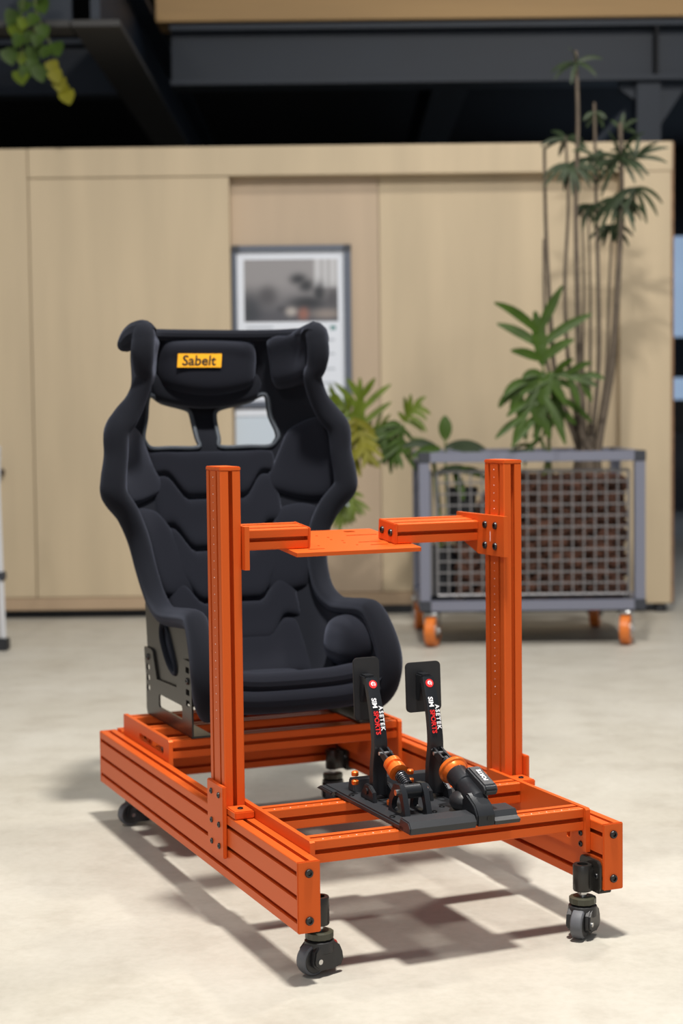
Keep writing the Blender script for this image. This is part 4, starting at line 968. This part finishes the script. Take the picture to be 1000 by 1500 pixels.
# lime philodendron trailing off the cart's left end
lb = at(560, 690, 7.0); lb = Vector((0.40, 6.92, 0.47))
pot = link('nursery_pot', None, None, (0.41, 6.86, Z0 + .031)); tag(pot, 'black nursery pot behind the mesh at the left end of the cart', 'pot')
mb = MB(); mb.lathe([(.058, 0), (.072, .19), (.078, .19), (.078, .215), (.070, .215), (.066, .185), (.002, .18)], (0, 0, 0), n=24); obj('body', mb, POTM, pot)
mb = MB(); mb.lathe([(.064, .186), (.03, .195), (.001, .197)], (0, 0, 0), n=16); obj('soil', mb, BARK, pot)
pz = Z0 + .031 + .19; ltb = Vector((0.41, 6.86, pz))
lime = link('trailing_philodendron', None, None, ltb); tag(lime, 'lime green cut-leaf plant leaning out past the left end of the cart', 'plant')
for p_, (tx, tz), l_, w_, Y, dr, m_ in (((528, 650), (.0, 1), 96, 62, 6.84, .2, LEAFL), ((522, 650), (-.45, .9), 80, 56, 6.86, .5, LEAFL), ((530, 640), (.8, .6), 52, 30, 6.86, .5, LEAFL), ((520, 612), (-.2, -1), 62, 66, 6.80, .3, LEAFY), ((528, 630), (.3, -1), 52, 46, 6.78, .3, LEAFY), ((512, 600), (-.9, .4), 40, 40, 6.82, .8, LEAFL), ((588, 622), (-.6, -.3), 50, 60, 6.84, 1.2, LEAFM), ((592, 618), (.2, .4), 38, 44, 6.84, 1.2, LEAFL), ((590, 625), (-.2, -1), 62, 42, 6.82, .3, LEAFM), ((498, 712), (.15, -1), 60, 48, 6.9, .2, LEAFL), ((505, 708), (.5, -1), 54, 40, 6.86, .2, LEAFL)):
    k_ = Y / 2428; lobed_leaf((tx, rp.uniform(-.3, .1), tz), at(*p_, Y), l_ * k_, w_ * k_, m_, lime, ltb, dr, 4, rp)
stalk([ltb, (0.40, 6.86, .60), (.36, 6.86, .80), at(585, 662, 6.86), at(555, 677, 6.86), at(528, 668, 6.85), at(520, 610, 6.83)], .010, .006, STALK, lime, ltb)
stalk([ltb, (0.39, 6.86, .62), (.37, 6.87, .81), at(600, 640, 6.85), at(590, 622, 6.84)], .008, .004, STALK, lime, ltb)
stalk([at(528, 668, 6.85), at(505, 680, 6.86), at(500, 712, 6.88)], .007, .004, STALK, lime, ltb)
# small round-leaved plant beside it
sb = Vector((0.47, 6.80, pz)); small = link('orchid_plant', None, None, (0.44, 6.84, pz)); sb = Vector((0.44, 6.84, pz)); tag(small, 'small plant with one upright oval leaf above the cart rail', 'plant')
def oval(c, up, L_, w_, m, parent, shift):
    mb = MB(); up = Vector(up).normalized(); sd = up.cross(Vector((0, -1, 0.15))).normalized(); nr = sd.cross(up); n = 8; rows = []
    for i in range(n + 1):
        f = i / n; ww = w_ * math.sin(math.pi * (0.04 + .93 * f)) ** .7; p = Vector(c) + up * (L_ * f) - nr * (.12 * L_ * f * f)
        rows.append([p - sd * ww * .5 + nr * ww * .1, p, p + sd * ww * .5 + nr * ww * .1])
    mb.grid(rows); return obj('leaf', mb, m, parent, 80, shift)
oval(at(652, 645, 6.8), (.0, 0, 1), 36 * .0028, 20 * .0028, LEAFM, small, sb)
stalk([sb, (.43, 6.82, .72), at(652, 660, 6.8), at(652, 640, 6.8)], .006, .004, STALK, small, sb)
for p_, d, l_ in (((640, 656), (-1, 0, .45), 52), ((652, 656), (1, 0, .35), 60), ((660, 656), (1, -.4, .05), 62), ((645, 658), (-.8, -.3, .1), 48), ((690, 690), (-.9, -.2, .25), 60), ((668, 690), (.6, -.3, .1), 50), ((665, 690), (.3, -.3, -.7), 46)):
    mb = MB(); strip(mb, at(*p_, 6.76), d, l_ * .0028, 13 * .0028, .9, 8); obj('leaf', mb, LEAFD if l_ > 50 else LEAFM, small, 80, sb)
pot2 = link('nursery_pot', None, None, (0.50, 6.86, 0.44)); tag(pot2, 'black nursery pot on the bark, right of the trailing plant pot', 'pot')
mb = MB(); mb.lathe([(.05, 0), (.060, .17), (.066, .17), (.066, .195), (.058, .195), (.055, .17), (.002, .165)], (0, 0, 0), n=24); obj('body', mb, POTM, pot2)
mb = MB(); mb.lathe([(.054, .168), (.03, .176), (.001, .178)], (0, 0, 0), n=16); obj('soil', mb, BARK, pot2)

# vine hanging from the upper left girder
vb = Vector((-1.40, 7.50, 3.087)); vine = link('hanging_vine', None, None, vb); tag(vine, 'leafy vine trailing from the girder at the upper left corner', 'plant')
mb = MB(); mb.box(-1.75, -1.15, 7.545, 7.72, 3.0875, 3.22, bev=.01); obj('planter_box', mb, POTM, vine, 35, vb)
def heart(c, d, s_, m):
    mb = MB(); d = Vector(d).normalized(); sd = d.cross(Vector((0, -1, .2))).normalized(); nr = sd.cross(d)
    R_ = [(0, 0), (.25, .62), (.5, .60), (.78, .36), (1.0, .02)]; rows = []
    for f, ww in R_: p = Vector(c) + d * (s_ * (f - .1)); rows.append([p - sd * ww * s_ * .75 + nr * ww * s_ * .14 - (d * s_ * .12 if f == .25 else d * 0), p + d * 0, p + sd * ww * s_ * .75 + nr * ww * s_ * .14 - (d * s_ * .12 if f == .25 else d * 0)])
    mb.grid(rows); obj('leaf', mb, m, vine, 80, vb)
rv = random.Random(5); VY = 7.45
for pth, m_ in (([(30, -60), (34, 0), (30, 50), (36, 110)], 0), ([(50, -60), (52, 0), (50, 60), (52, 100)], 0), ([(40, -60), (55, 20), (72, 60), (84, 100), (96, 140)], 1)):
    pts = [at(a, b, VY - .03) for a, b in pth]; top = Vector((pts[0].x, 7.62, 3.22)); stalk([top, Vector((pts[0].x, VY, 3.20))] + pts, .004, .003, STALK, vine, vb)
lv = [(12, 80, 0), (22, 25, 0), (38, 10, 0), (52, 30, 0), (44, 55, 0), (30, 60, 0), (58, 8, 0), (50, 78, 0), (34, 85, 0), (56, 60, 0), (40, 105, 0), (30, 112, 0), (80, 72, 0), (70, 78, 0), (56, 105, 0), (48, 95, 0), (22, 45, 0), (62, 45, 0), (36, 35, 0), (75, 98, 1), (78, 112, 1), (86, 122, 1), (94, 130, 1), (96, 142, 1), (30, -20, 0), (55, -15, 0)]
for a, b, y_ in lv: heart(at(a, b - 8, VY - .05 + rv.uniform(-.04, .03)), (rv.uniform(-.5, .5), rv.uniform(-.4, .1), -1), rv.uniform(20, 27) * VY / 2428, LEAFY if y_ else LEAFL if rv.random() < .2 else LEAFM)

# step ladder at the left edge
lx, ly = -1.385, 6.70
lad = link('step_ladder', None, None, (lx - .2, ly, 0)); LS = (lx - .2, ly, 0); tag(lad, 'aluminium step ladder with black feet at the left edge', 'ladder')
for sx in (0, -.42):
    top = Vector((lx - .075 + sx * .75 - (.0 if sx == 0 else .03), ly + .30, .82)); bot = Vector((lx + sx, ly, .045))
    mb = MB(); mb.tube([bot, top], .016, 4, flat=.026, ref=Vector((1, 0, 0))); obj('leg', mb, LADDER, lad, 20, LS)
    mb = MB(); mb.box(lx + sx - .026, lx + sx + .026, ly - .035, ly + .035, 0, .048, bev=.005); obj('foot', mb, DARK, lad, 35, LS)
    mb = MB(); c_ = bot.lerp(top, .32); mb.box(c_.x - .022, c_.x + .022, c_.y - .03, c_.y + .03, c_.z - .018, c_.z + .018, bev=.004); obj('hinge', mb, ALUJ, lad, 35, LS)
    top2 = Vector((top.x, ly + .36, .82)); bot2 = Vector((lx + sx * .7 - .16, ly + .62, .03)); mb = MB(); mb.tube([bot2, top2], .014, 4, flat=.02, ref=Vector((1, 0, 0))); obj('rear_leg', mb, LADDER, lad, 20, LS)
for f in (.32, .66):
    c0 = Vector((lx, ly, .045)).lerp(Vector((lx - .075, ly + .3, .82)), f); mb = MB(); mb.box(lx - .40, c0.x - .028, c0.y - .05, c0.y + .05, c0.z - .012, c0.z + .012, bev=.003); obj('tread', mb, LADDER, lad, 35, LS)
# dark wooden shelf end above it
shf = link('wall_peg', None, None, (-1.62, WY - .0005, .675)); tag(shf, 'short dark brown wooden peg rail on the plywood at the left edge', 'peg rail')
mb = MB(); mb.box(-.3, .055, -.05, 0, 0, .030, bev=.004); obj('rail', mb, BROWN, shf)
mb = MB(); mb.lathe([(.012, 0), (.010, .05), (.016, .06)], (-.1, -.05, .015), (0, -1, 0), n=10); obj('peg', mb, BROWN, shf)
